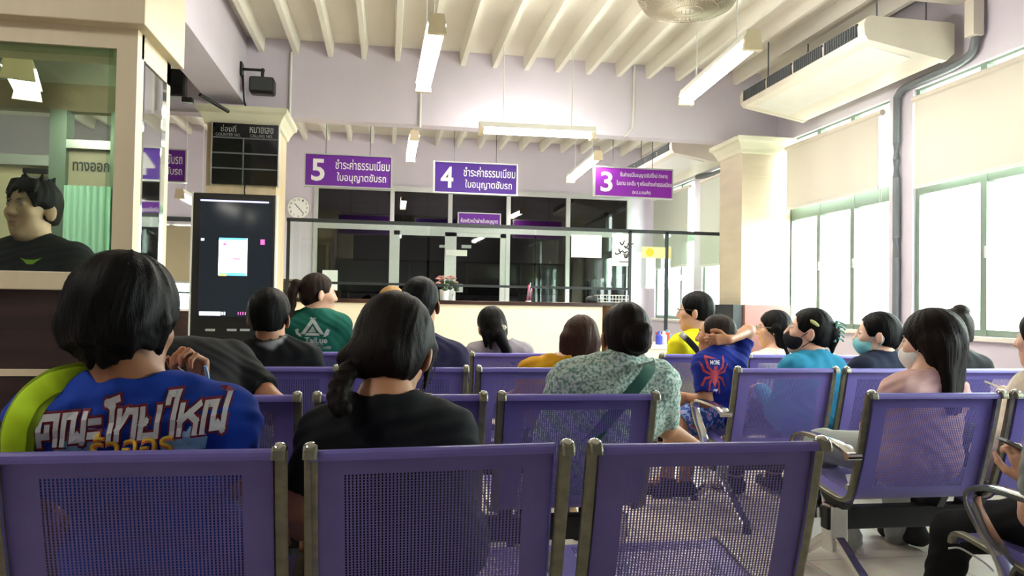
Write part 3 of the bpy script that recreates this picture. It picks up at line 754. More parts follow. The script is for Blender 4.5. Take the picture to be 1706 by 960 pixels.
# caged ceiling fan
fc = at_y(1146, -6, 4.45); R = .31
t = empty('ceiling_fan', fc, 'caged white oscillating fan hanging under the ceiling ribs', 'fan')
M['fanw'] = mat('aged_fan_enamel', 'b3aa94', .5, .1, var=.1)
g = MB()
for zz, rr in ((.05, R), (-.01, R * 1.0), (-.06, R * .9), (-.085, R * .6), (-.095, R * .3)):
    g.tube([(fc[0] + rr * math.cos(a * math.pi / 24), fc[1] + rr * math.sin(a * math.pi / 24), fc[2] + zz) for a in range(49)], .006 if zz > .0 else .003, 6)
for i in range(72):
    a = 2 * math.pi * i / 72; ca, sa = math.cos(a), math.sin(a)
    g.tube([(fc[0] + r * ca, fc[1] + r * sa, fc[2] + z) for r, z in ((.05, -.098), (R * .6, -.086), (R * .9, -.06), (R, -.01), (R, .05), (R * .7, .09), (.06, .1))], .0034, 4)
g.build('cage', M['fanw'], t, True)
MB().cyl((fc[0], fc[1], fc[2] + .0), (fc[0], fc[1], fc[2] + .16), .075, seg=24).cyl((fc[0], fc[1], fc[2] - .04), (fc[0], fc[1], fc[2]), .05).build('motor', M['fanw'], t, True)
for i in range(3):
    a = i * 2 * math.pi / 3 + .4; d = V(math.cos(a), math.sin(a), 0); e = V(-math.sin(a), math.cos(a), 0); o = V(*fc)
    MB().prism([o + d * .05 + e * .03 + V(0, 0, -.01), o + d * .26 + e * .08 + V(0, 0, .015), o + d * .27 - e * .05 + V(0, 0, -.035), o + d * .05 - e * .03 + V(0, 0, -.025)], (0, 0, .004)).build('blade', M['fanw'], t)
MB().cyl((fc[0], fc[1], fc[2] + .1), (fc[0], fc[1], ZC), .016).build('down_rod', M['fanw'], t)

# service counter with glass screen
CY = 7.55
cx0, cx1 = -1.0, 2.21
t = empty('service_counter', ((cx0 + cx1) / 2, CY, 0), 'long cream service counter with a dark top under the numbered signs', 'counter')
M['counter'] = mat('cream_counter_front', 'f0e0c4', .4, var=.03)
MB().box((cx0, CY, 0), (cx1, CY + .05, 1.075)).build('front_panel', M['counter'], t)
M['ctop'] = wood_mat('dark_brown_top', '2a1712', '40251c', (1, 12, 1), .3)
MB().box((cx0, CY - .03, 1.075), (cx1, CY + .45, 1.115), .006).build('countertop', M['ctop'], t)
MB().box((cx0, CY + .05, .1), (cx1 - .05, CY + .42, .14)).box((cx1 - .05, CY + .05, 0), (cx1, CY + .42, 1.075)).build('side_panel', M['counter'], t)
M['woodend'] = wood_mat('tan_wood_end', '8f6f4c', 'a88560', (4, 4, 1))
pA, pB, pC = at_y(1072, 498, 7.5), at_y(1112, 574, 6.9), at_y(1072, 600, 7.3)
e = MB(); e.prism([(2.24, 7.95, .0), (2.24, 7.95, 1.09), (2.30, 7.5, 1.09), (2.50, 7.2, .62), (2.54, 7.14, .0)], (.05, .02, 0)); e.build('slanted_end', M['woodend'], t)
MB().prism([(2.23, 7.95, 1.09), (2.29, 7.49, 1.09), (2.49, 7.19, .62), (2.52, 7.19, .62), (2.33, 7.50, 1.12), (2.26, 7.95, 1.12)], (.045, .03, 0)).build('end_edge', M['darkgrey'], t)
t = empty('low_desk', (3.0, 7.4, 0), 'low pale desk at the right end of the counter, loaded with bottles', 'desk')
MB().box((2.55, 7.2, .66), (3.42, 7.9, .7), .004).build('desk_top', M['white'], t)
MB().box((2.56, 7.22, 0), (3.4, 7.25, .66)).build('front_panel', M['counter'], t)
for x in (2.6, 3.36): MB().box((x, 7.3, 0), (x + .04, 7.86, .66)).build('side_panel', M['counter'], t)

GYS, ZR = 7.62, 1.885
t = empty('glass_screen', (1.2, GYS, 1.11), 'clear screen in a dark metal frame standing along the counter', 'glass screen')
posts = [-.97, .0, .98, 1.6, 2.52, 2.93, 3.57]
M['rail'] = mat('dark_rail', '2e3234', .45, .4, var=.05)
MB().box((-.99, GYS - .015, ZR - .02), (3.59, GYS + .015, ZR + .015)).build('top_rail', M['rail'], t)
for x in (-.97, 2.52, 2.93, 3.57): MB().box((x - .015, GYS - .015, 0 if x > 2.4 else 1.115), (x + .015, GYS + .015, ZR)).build('post', M['rail'], t)
MB().box((-.97, GYS - .01, 1.255), (2.52, GYS + .01, 1.28)).build('middle_rail', M['rail'], t)
for a, b in ((-.97, .4), (.4, 1.5), (1.5, 2.52), (2.52, 2.93), (2.93, 3.57)): MB().box((a + .012, GYS - .003, 1.28), (b - .012, GYS + .003, ZR - .01)).build('pane', M['glass'], t)

def flat(name, px0, py0, px1, py1, y, m, label, cat, tilt=0, group=None):
    a, b = at_y(px0, py0, y), at_y(px1, py1, y)
    o = MB().box((a[0], y - .003, min(a[2], b[2])), (b[0], y, max(a[2], b[2]))).build(name, m)
    return tag(o, label, cat, group), a, b
flat('paper_sheet', 952, 391, 1002, 430, GYS - .004, M['paper'], 'blank white sheet taped on the counter glass', 'paper')
o, a, b = flat('notice_poster', 1020, 389, 1056, 444, GYS - .004, M['paper'], 'white notice with black sketchy writing on the counter glass', 'poster')
q = MB(); rr = random.Random(3)
for i in range(9):
    x = a[0] + (b[0] - a[0]) * rr.uniform(.15, .8); z = a[2] + (b[2] - a[2]) * rr.uniform(.25, .65)
    q.tube(smooth_pts([(x, GYS - .009, z), (x + rr.uniform(.0, .03), GYS - .009, z - rr.uniform(.01, .05)), (x + rr.uniform(.02, .06), GYS - .009, z + rr.uniform(-.02, .02))], 4), .006, 6)
q.build('ink_marks', M['black'], o)
MB().box((a[0] + .08, GYS - .009, b[2] + .04), (b[0] - .03, GYS - .007, b[2] + .05)).build('ink_line', M['darkgrey'], o)
M['ysign'] = mat('pale_yellow_card', 'efe6a0', .6); M['ydot'] = mat('yellow_print', 'd8c72c', .6)
o, a, b = flat('yellow_card', 1069, 411, 1118, 431, GYS - .004, M['ysign'], 'pale yellow card on the right end of the counter glass', 'card')
MB().cyl((a[0] + .09, GYS - .01, (a[2] + b[2]) / 2), (a[0] + .09, GYS - .006, (a[2] + b[2]) / 2), .045, seg=20).build('yellow_spot', M['ydot'], o)
flat('door_notice', 743, 416, 778, 427, YB - .03, M['paper'], 'white strip notice across the glass double door', 'notice')
flat('door_sticker', 732, 408, 741, 413, YB - .003, M['greyletter'], 'small white sticker on the left door leaf', 'sticker')
flat('door_sticker', 769, 408, 785, 414, YB - .003, M['greyletter'], 'small white lettering strip on the right door leaf', 'sticker')
flat('door_sticker', 760, 473, 771, 487, YB - .003, M['greyletter'], 'small grey label low on the right door leaf behind the flowers', 'sticker')
flat('paper_sheet', 537, 450, 562, 484, YB - .003, M['paper'], 'white sheet on the dark glass right of the woman in green', 'paper')

# things on the counter
p = at_y(740, 497, CY + .12); p[2] = 1.115
t = empty('flower_vase', p, 'white vase of pink flowers standing on the counter', 'vase')
MB().lathe(p, [(.03, 0), (.04, .004), (.045, .06), (.05, .11), (.042, .11), (.038, .03)]).build('vase', M['white'], t, True)
M['pinkfl'] = mat('dusty_pink_petals', 'd48e8c', .7, var=.2, vscale=60); M['leaf'] = mat('dark_green_leaves', '3d4f36', .6, var=.3, vscale=40)
rr = random.Random(5)
for i in range(16):
    a = rr.uniform(0, 6.28); r = rr.uniform(.02, .13); h = .26 - r * .6 + rr.uniform(-.02, .03)
    c = p + V(r * math.cos(a), r * math.sin(a) * .8, h)
    st = MB().tube(smooth_pts([p + V(0, 0, .1), p + V(r * .4 * math.cos(a), r * .3 * math.sin(a), h * .7), c], 3), .003, 5).build('stem', M['leaf'], t)
    q = MB()
    for j in range(6): b_ = j * 1.047; q.sph(c + V(.014 * math.cos(b_), .014 * math.sin(b_), 0), (.013, .013, .009), 8)
    q.sph(c + V(0, 0, .006), .01, 8).build('blossom', M['pinkfl'], st, True)
for i in range(14):
    a = rr.uniform(0, 6.28); r = rr.uniform(.05, .14); c = p + V(r * math.cos(a), r * math.sin(a) * .8, .13 + rr.uniform(-.02, .06))
    MB().sph(c, (.03, .012, .018), 8).build('leaf', M['leaf'], t, True)
p = at_y(881, 503, CY - .02); p[2] = 1.1
t = empty('table_flag', p, 'small hanging red, white and blue flag on a stand on the counter', 'flag')
MB().cyl(p + V(0, .03, .015), p + V(.02, .03, .21), .004, seg=8).cyl(p + V(0, .03, .015), p + V(0, .03, .025), .03).build('stand', M['white'], t, True)
for i, (m_, x) in enumerate((('a8304a', 0), ('e6e2e6', .013), ('33307e', .026), ('e6e2e6', .039), ('a8304a', .05))):
    MB().prism([p + V(x * .7 - .01, .0, .19 - x * 1.0), p + V(x * .7 + .004, .0, .19 - x * 1.0), p + V(x * .5 - .008, .0, .03), p + V(x * .5 - .022, .0, .025)], (0, .006, 0)).build('flag_stripe', mat('flag_' + m_, m_, .8, var=.05), t)
a, b = at_y(996, 489, CY + .15), at_y(1042, 503, CY + .15)
t = empty('wire_basket', ((a[0] + b[0]) / 2, CY + .15, 1.115), 'white wire basket near the right end of the countertop', 'basket')
w_ = MB()
for z in (1.13, 1.16, 1.2): w_.tube([(a[0], CY + .05, z), (b[0], CY + .05, z), (b[0], CY + .28, z), (a[0], CY + .28, z), (a[0], CY + .05, z)], .003, 6)
for i in range(10):
    x = a[0] + (b[0] - a[0]) * i / 9; w_.tube([(x, CY + .05, 1.2), (x, CY + .05, 1.125), (x, CY + .28, 1.125), (x, CY + .28, 1.2)], .0022, 5)
w_.build('wire_mesh', M['white'], t, True)
tag(MB().sph((a[0] - .05, CY + .2, 1.15), (.07, .07, .045), 14).cyl((a[0] - .05, CY + .2, 1.115), (a[0] - .05, CY + .2, 1.14), .05).build('desk_organiser', M['darkgrey'], None, True), 'dark rounded desk item left of the wire basket', 'desk item')
# tan case with black strap behind the woman in green
a, b = at_y(472, 466, CY + .2), at_y(500, 497, CY + .2)
t = empty('tan_case', ((a[0] + b[0]) / 2, CY + .2, 1.115), 'tan case with a black strap on the left end of the counter', 'case')
M['tan'] = mat('tan_leather', '9c8557', .6, var=.15)
MB().box((a[0], CY + .1, 1.115), (b[0], CY + .3, 1.30), .012).build('body', M['tan'], t, True)
MB().tube(smooth_pts([(a[0] + .02, CY + .07, 1.27), (a[0] + .03, CY + .06, 1.18), (a[0] + .1, CY + .06, 1.14), (b[0], CY + .07, 1.17)], 5), .01).build('strap', M['black'], t, True)
# bottles on the low desk
for i, (px, py0, py1, r, col, nm, lab, cat) in enumerate(((1098, 536, 552, .035, '4a55c8', 'bottle', 'blue and white bottle on the low desk', 'bottle'), (1106, 540, 556, .03, 'e6e4ea', 'bottle', 'white bottle beside the blue one on the low desk', 'bottle'), (1104, 552, 566, .06, 'dc5a46', 'plastic_box', 'red plastic box on the low desk', 'box'), (1112, 528, 545, .04, '7fb8c4', 'cup', 'pale blue cup on the low desk', 'cup'))):
    c = at_y(px, py1, 7.35 + .08 * i); z0, z1 = .70, .70 + (py1 - py0) * .0085
    if nm == 'plastic_box': tag(MB().box((c[0] - r, c[1] - .05, z0), (c[0] + r, c[1] + .05, z1), .008).box((c[0] - r - .004, c[1] - .054, z1 - .02), (c[0] + r + .004, c[1] + .054, z1), .004).build(nm, mat('plastic_' + col, col, .4), None), lab, cat)
    else: tag(MB().lathe((c[0], c[1], z0), [(r * .9, 0), (r, .01), (r, (z1 - z0) * .65), (r * .5, (z1 - z0) * .8), (r * .45, z1 - z0)]).build(nm, mat('plastic_' + col, col, .3), None, True), lab, cat)

# ---------------------------------------------------------------- people: smooth-blended surfaces
class SDF:
    def __init__(s, vox): s.vox, s.pr = vox, []
    def cap(s, a, b, ra, rb=None, k=.02, col=None, sq=None, sub=False, clip=None, fold=0):
        s.pr.append(('cap', V(*a), V(*b), ra, ra if rb is None else rb, k, col, sq, sub, clip, fold)); return s
    def ell(s, c, r, Rm=None, k=.02, col=None, sub=False, clip=None, fold=0):
        s.pr.append(('ell', V(*c), V(*r), np.eye(3) if Rm is None else Rm, 0, k, col, None, sub, clip, fold)); return s
    def bounds(s):
        lo, hi = np.full(3, 1e9), np.full(3, -1e9)
        for p in s.pr:
            if p[8]: continue
            if p[0] == 'cap': rr = max(p[3], p[4]); l, h = np.minimum(p[1], p[2]) - rr, np.maximum(p[1], p[2]) + rr
            else: ex = np.abs(p[3]) @ p[2]; l, h = p[1] - ex, p[1] + ex
            lo, hi = np.minimum(lo, l), np.maximum(hi, h)
        return lo - 3 * s.vox - .012, hi + 3 * s.vox + .012
    def mesh(s, base=(.5, .5, .5), warp=None, cut=None):
        v = s.vox; lo, hi = s.bounds(); n = np.ceil((hi - lo) / v).astype(int) + 1
        ax = [(lo[i] + v * np.arange(n[i])).astype(np.float32) for i in range(3)]
        D = np.full(n, 1.0, np.float32); C = np.empty((*n, 3), np.float32); C[:] = base
        for kind, a, b, ra, rb, k, col, sq, sub, clip, fold in s.pr:
            if kind == 'cap': rr = max(ra, rb); l, h = np.minimum(a, b) - rr, np.maximum(a, b) + rr
            else: ex = np.abs(ra) @ b; l, h = a - ex, a + ex
            mg = k + 3 * v + .01
            i0 = np.clip(np.floor((l - mg - lo) / v).astype(int), 0, n); i1 = np.clip(np.ceil((h + mg - lo) / v).astype(int) + 1, 0, n)
            if np.any(i1 <= i0): continue
            sl = tuple(slice(i0[i], i1[i]) for i in range(3))
            X = ax[0][sl[0]][:, None, None]; Y = ax[1][sl[1]][None, :, None]; Z = ax[2][sl[2]][None, None, :]
            if kind == 'cap':
                px, py, pz = X - a[0], Y - a[1], Z - a[2]; ba = b - a; sc = 1.0
                if sq is not None:
                    u, f = sq; u = nrm(np.array(u, float)); t = (px * u[0] + py * u[1] + pz * u[2]) * (1 / f - 1); px, py, pz = px + t * u[0], py + t * u[1], pz + t * u[2]
                    ba = ba + u * (ba @ u) * (1 / f - 1); sc = (1 + f) / 2
                t = np.clip((px * ba[0] + py * ba[1] + pz * ba[2]) / max(ba @ ba, 1e-9), 0, 1)
                d = (np.sqrt((px - t * ba[0]) ** 2 + (py - t * ba[1]) ** 2 + (pz - t * ba[2]) ** 2) - (ra + (rb - ra) * t)) * sc
            else:
                Rm = ra; q = [(X - a[0]) * Rm[0, j] + (Y - a[1]) * Rm[1, j] + (Z - a[2]) * Rm[2, j] for j in range(3)]
                k0 = np.sqrt(sum((q[j] / b[j]) ** 2 for j in range(3))); k1 = np.sqrt(sum((q[j] / b[j] ** 2) ** 2 for j in range(3))) + 1e-6
                d = k0 * (k0 - 1) / k1
            if clip is not None:
                for cp, cn in clip: d = np.maximum(d, (X - cp[0]) * cn[0] + (Y - cp[1]) * cn[1] + (Z - cp[2]) * cn[2])
            if fold: d = d + fold * (np.sin(X * 61 + 9 * np.sin(Z * 13 + Y * 7)) * np.sin(Z * 37 + X * 23 + Y * 31))
            D0 = D[sl]
            if sub:
                hh = np.clip(.5 - .5 * (D0 + d) / k, 0, 1); D[sl] = D0 * (1 - hh) - d * hh + k * hh * (1 - hh)
            else:
                hh = np.clip(.5 + .5 * (D0 - d) / k, 0, 1); D[sl] = D0 * (1 - hh) + d * hh - k * hh * (1 - hh)
            if col is not None:
                if sub: w = np.clip(.5 - d / .006, 0, 1)[..., None]
                else: w = np.clip(.5 + .5 * (D0 - d) / min(k, .008), 0, 1)[..., None]
                C[sl] = C[sl] * (1 - w) + np.array(col, np.float32) * w
        if warp is not None:
            X, Y, Z = np.meshgrid(*ax, indexing='ij'); D = D + warp(X, Y, Z).astype(np.float32)
        if cut is not None:
            X, Y, Z = np.meshgrid(*ax, indexing='ij')
            for cp, cn in cut: D = np.maximum(D, ((X - cp[0]) * cn[0] + (Y - cp[1]) * cn[1] + (Z - cp[2]) * cn[2]).astype(np.float32))
        return surface_nets(D, C, lo, v)
def surface_nets(D, C, lo, v):
    ins = D < 0; n = np.array(D.shape)
    m = np.zeros(n - 1, np.int8); offs = [(i, j, k) for i in (0, 1) for j in (0, 1) for k in (0, 1)]
    for o in offs: m += ins[o[0]:n[0] - 1 + o[0], o[1]:n[1] - 1 + o[1], o[2]:n[2] - 1 + o[2]]
    cells = np.argwhere((m > 0) & (m < 8))
    idx = np.full(n - 1, -1, np.int64); idx[tuple(cells.T)] = np.arange(len(cells))
    cd = np.stack([D[cells[:, 0] + o[0], cells[:, 1] + o[1], cells[:, 2] + o[2]] for o in offs], 1)
    cc = np.mean([C[cells[:, 0] + o[0], cells[:, 1] + o[1], cells[:, 2] + o[2]] for o in offs], 0)
    acc = np.zeros((len(cells), 3)); cnt = np.zeros(len(cells)); O = np.array(offs, float)
    for a in range(8):
        for b in range(a + 1, 8):
            if np.abs(O[a] - O[b]).sum() != 1: continue
            x = (cd[:, a] < 0) != (cd[:, b] < 0); t = cd[:, a] / np.where(x, cd[:, a] - cd[:, b], 1)
            p = O[a] + np.outer(t, O[b] - O[a]); acc[x] += p[x]; cnt[x] += 1
    P = lo + v * (cells + acc / cnt[:, None])
    F = []
    for axis in range(3):
        e = [0, 0, 0]; e[axis] = 1; s0 = tuple(slice(0, n[i] - e[i]) for i in range(3)); s1 = tuple(slice(e[i], n[i]) for i in range(3))
        A, B = ins[s0], ins[s1]; ed = np.argwhere(A != B)
        u, w = [i for i in range(3) if i != axis]
        ed = ed[(ed[:, u] > 0) & (ed[:, w] > 0) & (ed[:, u] < n[u] - 1) & (ed[:, w] < n[w] - 1)]
        flip = A[tuple(ed.T)]
        q = []
        for du, dw in ((0, 0), (1, 0), (1, 1), (0, 1)):
            c = ed.copy(); c[:, u] -= du; c[:, w] -= dw; q.append(idx[tuple(c.T)])
        q = np.stack(q, 1)
        if axis == 1: flip = ~flip
        q[flip] = q[flip][:, ::-1]; F.append(q[:, ::-1])
    return P, np.concatenate(F), cc
def np_mesh(name, P, F, Cc, m, parent):
    me = bpy.data.meshes.new(name)
    me.vertices.add(len(P)); me.vertices.foreach_set('co', P.astype(np.float32).ravel())
    me.loops.add(F.size); me.loops.foreach_set('vertex_index', F.astype(np.int32).ravel())
    me.polygons.add(len(F)); me.polygons.foreach_set('loop_start', np.arange(0, F.size, 4, dtype=np.int32))
    if Cc is not None:
        at = me.color_attributes.new('Col', 'FLOAT_COLOR', 'POINT'); at.data.foreach_set('color', np.concatenate([Cc, np.ones((len(Cc), 1))], 1).astype(np.float32).ravel())
    me.update(calc_edges=True); me.validate()
    return link_mesh(name, me, m, parent, True)

M['skin'] = mat('skin', None, .5, attr=True, var=.06, vscale=30, sub=.08)
M['hair'] = mat('dark_hair', None, .55, attr=True, var=.4, vscale=18, bump=.25, bscale=40, stretch=(9, 9, .7), spec=.1)
M['cloth'] = mat('woven_cloth', None, .85, attr=True, var=.1, vscale=40, bump=.05, bscale=350, spec=.2)
M['mottle'] = mat('mottled_knit', 'b4c4b8', .9, bump=.08, bscale=300)
nt = M['mottle'].node_tree; b_ = nt.nodes['Principled BSDF']
tc = nt.nodes.new('ShaderNodeTexCoord'); nz = nt.nodes.new('ShaderNodeTexNoise'); nz.inputs['Scale'].default_value = 95; nz.inputs['Detail'].default_value = 5
cr = nt.nodes.new('ShaderNodeValToRGB'); cr.color_ramp.elements[0].position = .40; cr.color_ramp.elements[1].position = .58
cr.color_ramp.elements[0].color = (*lin('62857c'), 1); cr.color_ramp.elements[1].color = (*lin('c2d0c6'), 1)
nt.links.new(tc.outputs['Object'], nz.inputs['Vector']); nt.links.new(nz.outputs['Fac'], cr.inputs[0]); nt.links.new(cr.outputs[0], b_.inputs['Base Color'])
M['shorts'] = mat('blue_print_cloth', '3f5fae', .85)
nt = M['shorts'].node_tree; b_ = nt.nodes['Principled BSDF']
tc = nt.nodes.new('ShaderNodeTexCoord'); nz = nt.nodes.new('ShaderNodeTexNoise'); nz.inputs['Scale'].default_value = 38; nz.inputs['Detail'].default_value = 3
cr = nt.nodes.new('ShaderNodeValToRGB'); cr.color_ramp.interpolation = 'CONSTANT'
cr.color_ramp.elements[0].position = 0; cr.color_ramp.elements[0].color = (*lin('27408c'), 1); cr.color_ramp.elements[1].position = .5; cr.color_ramp.elements[1].color = (*lin('7f9fd2'), 1)
e_ = cr.color_ramp.elements.new(.6); e_.color = (*lin('c43a4a'), 1); e_ = cr.color_ramp.elements.new(.68); e_.color = (*lin('27408c'), 1)
nt.links.new(tc.outputs['Object'], nz.inputs['Vector']); nt.links.new(nz.outputs['Fac'], cr.inputs[0]); nt.links.new(cr.outputs[0], b_.inputs['Base Color'])

SKIN = {'fair': lin('d9a88c'), 'mid': lin('b98462'), 'tan': lin('a06c4a'), 'pale': lin('e2b49c')}
BLACKH, BROWNH = lin('0c0a0a'), lin('2a1c15')
def rotm(yaw, pitch, roll):
    """head axes as columns: right, forward, up. yaw>0 turns right, pitch>0 looks up, roll>0 leans right"""
    cy, sy, cp, sp, cr_, sr = math.cos(yaw), math.sin(yaw), math.cos(pitch), math.sin(pitch), math.cos(roll), math.sin(roll)
    Rz = np.array([[cy, sy, 0], [-sy, cy, 0], [0, 0, 1.]]); Rx = np.array([[1, 0, 0], [0, cp, -sp], [0, sp, cp]]); Ry = np.array([[cr_, 0, sr], [0, 1, 0], [-sr, 0, cr_]])
    return Rz @ Rx @ Ry
def hand(S, w, f, n, side, sk, curl=.5, size=1.0, spread=.0, thumb=.5):
    """palm and five fingers from wrist w; f towards fingertips, n out of the palm, side +1 when the thumb is on the right of f seen from the back"""
    f = nrm(f); n = nrm(n - f * (n @ f)); r = np.cross(f, n) * side; k = size
    S.cap(w, w + f * .03 * k, .024 * k, .027 * k, .012, sk, (n, .7))
    for o, L in ((.027, .082), (.009, .086), (-.009, .083), (-.026, .075)):
        S.cap(w + f * .02 * k + r * o * .6 * k, w + (f * L + r * o) * k, .0125 * k, .0115 * k, .010, sk)
    for o, L0, Ls, rr in ((.027, .082, (.038, .024, .02), .0088), (.009, .086, (.043, .027, .021), .0092), (-.009, .083, (.039, .025, .02), .0088), (-.026, .075, (.03, .019, .018), .0078)):
        p = w + (f * L0 + r * o) * k; a = 0.
        for i, L in enumerate(Ls):
            a += curl * (1.1, 1.5, 1.0)[i] + .12
            d = f * math.cos(a) + n * math.sin(a) + r * o * spread * 8
            q = p + nrm(d) * L * k; S.cap(p, q, rr * k * (1 - .06 * i), rr * k * (.94 - .06 * i), .004, sk); p = q
    p = w + (f * .022 + r * .022) * k
    d1, d2, d3 = nrm(f * .75 + r * .75 + n * .3), nrm(f * .9 + r * (.5 - .4 * thumb) + n * (.3 + .5 * thumb)), nrm(f * .9 + r * (.1 - .5 * thumb) + n * (.3 + .6 * thumb))
    for d, L, ra, rb in ((d1, .042, .0145, .0115), (d2, .032, .0112, .0098), (d3, .027, .0096, .0078)):
        q = p + d * L * k; S.cap(p, q, ra * k, rb * k, .006, sk); p = q
def head(S, H, R, s, sk, hairc, brow=True, eyes=True):
    def P(x, y, z): return H + R @ (V(x, y, z) * s)
    E = lambda c, r, k=.015, col=sk, sub=False, Rm=None: S.ell(P(*c), V(*r) * s, R if Rm is None else R @ Rm, k * s, col, sub)
    K = lambda a, b, ra, rb, k=.01, col=sk: S.cap(P(*a), P(*b), ra * s, rb * s, k * s, col)
    E((0, -.012, .03), (.074, .092, .085)); E((0, .032, -.035), (.058, .058, .078), .03)
    K((0, .062, -.098), (0, .056, -.094), .024, .024, .025); E((0, .02, -.07), (.05, .05, .04), .03)
    for sx in (-1, 1):
        E((sx * .036, .06, -.02), (.024, .026, .024), .02)
        E((sx * .030, .094, .013), (.016, .012, .010), .01, None, True)
        E((sx * .081, -.010, -.012), (.009, .022, .034), .006, sk, False, rotm(sx * -.6, 0, 0)); E((sx * .094, -.001, -.012), (.005, .010, .018), .004, None, True)
        if eyes:
            E((sx * .030, .0815, .0125), (.0135, .008, .0068), .003, lin('e6ddd6')); E((sx * .030, .0865, .0125), (.0062, .0046, .0062), .002, lin('1c1210'))
            K((sx * .0155, .0865, .0185), (sx * .0445, .080, .0165), .0026, .0022, .003, lin('2a1a14'))
        if brow: K((sx * .016, .0885, .0305), (sx * .046, .080, .0335), .0045, .003, .004, hairc)
    K((0, .084, .02), (0, .104, -.024), .0085, .0135, .012); E((0, .100, -.028), (.0155, .012, .010), .008)
    for sx in (-1, 1): E((sx * .012, .094, -.029), (.0085, .010, .008), .006)
    lip = [c * f for c, f in zip(sk, (.82, .55, .55))]
    E((0, .086, -.058), (.023, .009, .0065), .005, lip); E((0, .085, -.069), (.020, .010, .0075), .005, lip); E((0, .097, -.0632), (.022, .008, .0013), .002, lin('4a2420'), True)
    return P
def strands(H, R, amp, nf=34, seed=0.):
    def w(X, Y, Z):
        q = [(X - H[0]) * R[0, j] + (Y - H[1]) * R[1, j] + (Z - H[2]) * R[2, j] for j in range(3)]
        th = np.arctan2(q[0], q[1] + 1e-6)
        return amp * (.9 * np.sin(11 * th + 2.5 * np.sin(q[2] * 17 + seed) + seed) * np.sin(5 * th + q[2] * 9) + .45 * np.sin(47 * th + 4 * np.sin(q[2] * 19 + 5 * np.sin(3 * th)) + seed) * np.sin(7 * th + 1 + q[2] * 13) + .25 * np.sin(83 * th + 5 * np.sin(q[2] * 23 + seed)))
    return w
NP = [0]
def person(label, row_y, seat_x, head_c, neck, hs=1.0, hyaw=0, hpitch=0, hroll=0, byaw=0, sw=.165, drop=.08, skin='mid', hairc=None, hair=None, shirt=None, shirt_m='cloth', sleeve=.55, trousers='22242a', trousers_m='cloth', chest=1.0,
           arms=None, knees=None, vox=.007, hvox=None, group=None, feet=None, stand=None, fold=.0025, neckr=.052, collar=.068, shoes='2a2a2c', hand_pose=None, cat='person', bare_from=1.0, brow=True, eyes=True, legs=True, handsize=1.0, long_sleeve=False, tanktop=False, name='person', collar_c=None, collar_h=.012, collar_r=.014, shirtk=.03):
    sk = SKIN[skin]; hairc = hairc or BLACKH
    H = V(*head_c); N = V(*neck); R = rotm(math.radians(hyaw), math.radians(hpitch), math.radians(hroll))
    by = math.radians(byaw); fwd = V(math.sin(by), math.cos(by), 0); rt = V(math.cos(by), -math.sin(by), 0); up = V(0, 0, 1)
    seat_z = .405
    hipc = stand if stand is not None else V(seat_x, row_y + .27, seat_z + .11)
    hipc = V(*hipc)
    root = empty(name, (hipc[0], hipc[1], 0), label, cat, group)
    B = SDF(vox); T = SDF(vox); L = SDF(vox)
    spine = nrm(N - hipc)
    shc = N - spine * drop
    sh = [shc + rt * sx * sw for sx in (-1, 1)]; hip = [hipc + rt * sx * .085 for sx in (-1, 1)]
    ches = N - spine * .17 + fwd * .015
    def torso(S, o, fo, c=None):
        S.cap(hip[0], hip[1], .105 * chest + o, None, .05, c, (fwd, .95), fold=fo)
        S.cap(hipc + spine * .06, ches, .118 * chest + o, .128 * chest + o, .07, c, (fwd, .82), fold=fo)
        S.cap(ches - rt * sw * .42, ches + rt * sw * .42, .105 * chest + o, None, .06, c, (fwd, .95), fold=fo)
        S.cap(sh[0] + rt * .02, sh[1] - rt * .02, .05 + o, None, .06, c, (fwd, 1.2), fold=fo)
        for sx, s_ in ((-1, sh[0]), (1, sh[1])):
            S.cap(N + up * .005, s_, .046 + o * .5, .048 + o, .05, c, fold=fo)
    torso(B, -.010, 0, sk)
    hb = H + R @ (V(0, -.025, -.05) * hs)
    B.cap(N - spine * .02, hb, neckr * 1.08, neckr * .98, .035, sk)
    # arms
    pose = []
    for i, sx in enumerate((-1, 1)):
        a = (arms or {}).get('L' if sx < 0 else 'R')
        if a is None:
            el = sh[i] + V(0, 0, -.235) + fwd * .07 + rt * sx * .045; wr = V(*hipc) + fwd * .30 + rt * sx * .09 + up * .135
            d = nrm(wr - el); L2 = np.linalg.norm(wr - el); wr = el + d * min(L2, .25); hf, hn, cu = nrm(fwd + up * -.2), -up, .25
        else:
            el, wr = V(*a[0]), V(*a[1]); hf = V(*a[2]) if len(a) > 2 and a[2] is not None else wr - el; hn = V(*a[3]) if len(a) > 3 and a[3] is not None else -up; cu = a[4] if len(a) > 4 else .4
        B.cap(sh[i], el, .047 * chest ** .5, .037, .03, sk); B.cap(el, wr, .036, .024, .02, sk)
        th = a[5] if a is not None and len(a) > 5 else .5
        hand(B, wr, np.array(hf, float), np.array(hn, float), -sx, sk, cu, handsize, 0, th)
        pose.append((sh[i], el, wr))
    # legs
    fl = []
    if legs:
        for i, sx in enumerate((-1, 1)):
            kn = hip[i] + fwd * .42 + rt * sx * .05 + up * .0; kn[2] = .50
            an = V(kn[0], kn[1], .09) + fwd * .02
            if stand is not None: kn = hip[i] + V(0, 0, -.42) + fwd * .02; an = V(kn[0], kn[1] - .01, .08)
            if knees and knees[i] is not None: kn = V(*knees[i][0]); an = V(*knees[i][1])
            fdir = nrm(fwd * .9 + rt * sx * .2)
            if knees and knees[i] is not None and len(knees[i]) > 2: fdir = nrm(V(*knees[i][2]))
            B.cap(hip[i], kn, .078, .054, .04, sk); B.cap(kn, an, .052, .034, .03, sk); B.cap(an, an + fdir * .13 + V(0, 0, -.045), .032, .024, .03, sk)
            fl.append((hip[i], kn, an, fdir))
    head(B, H, R, hs, sk, hairc, brow, eyes)
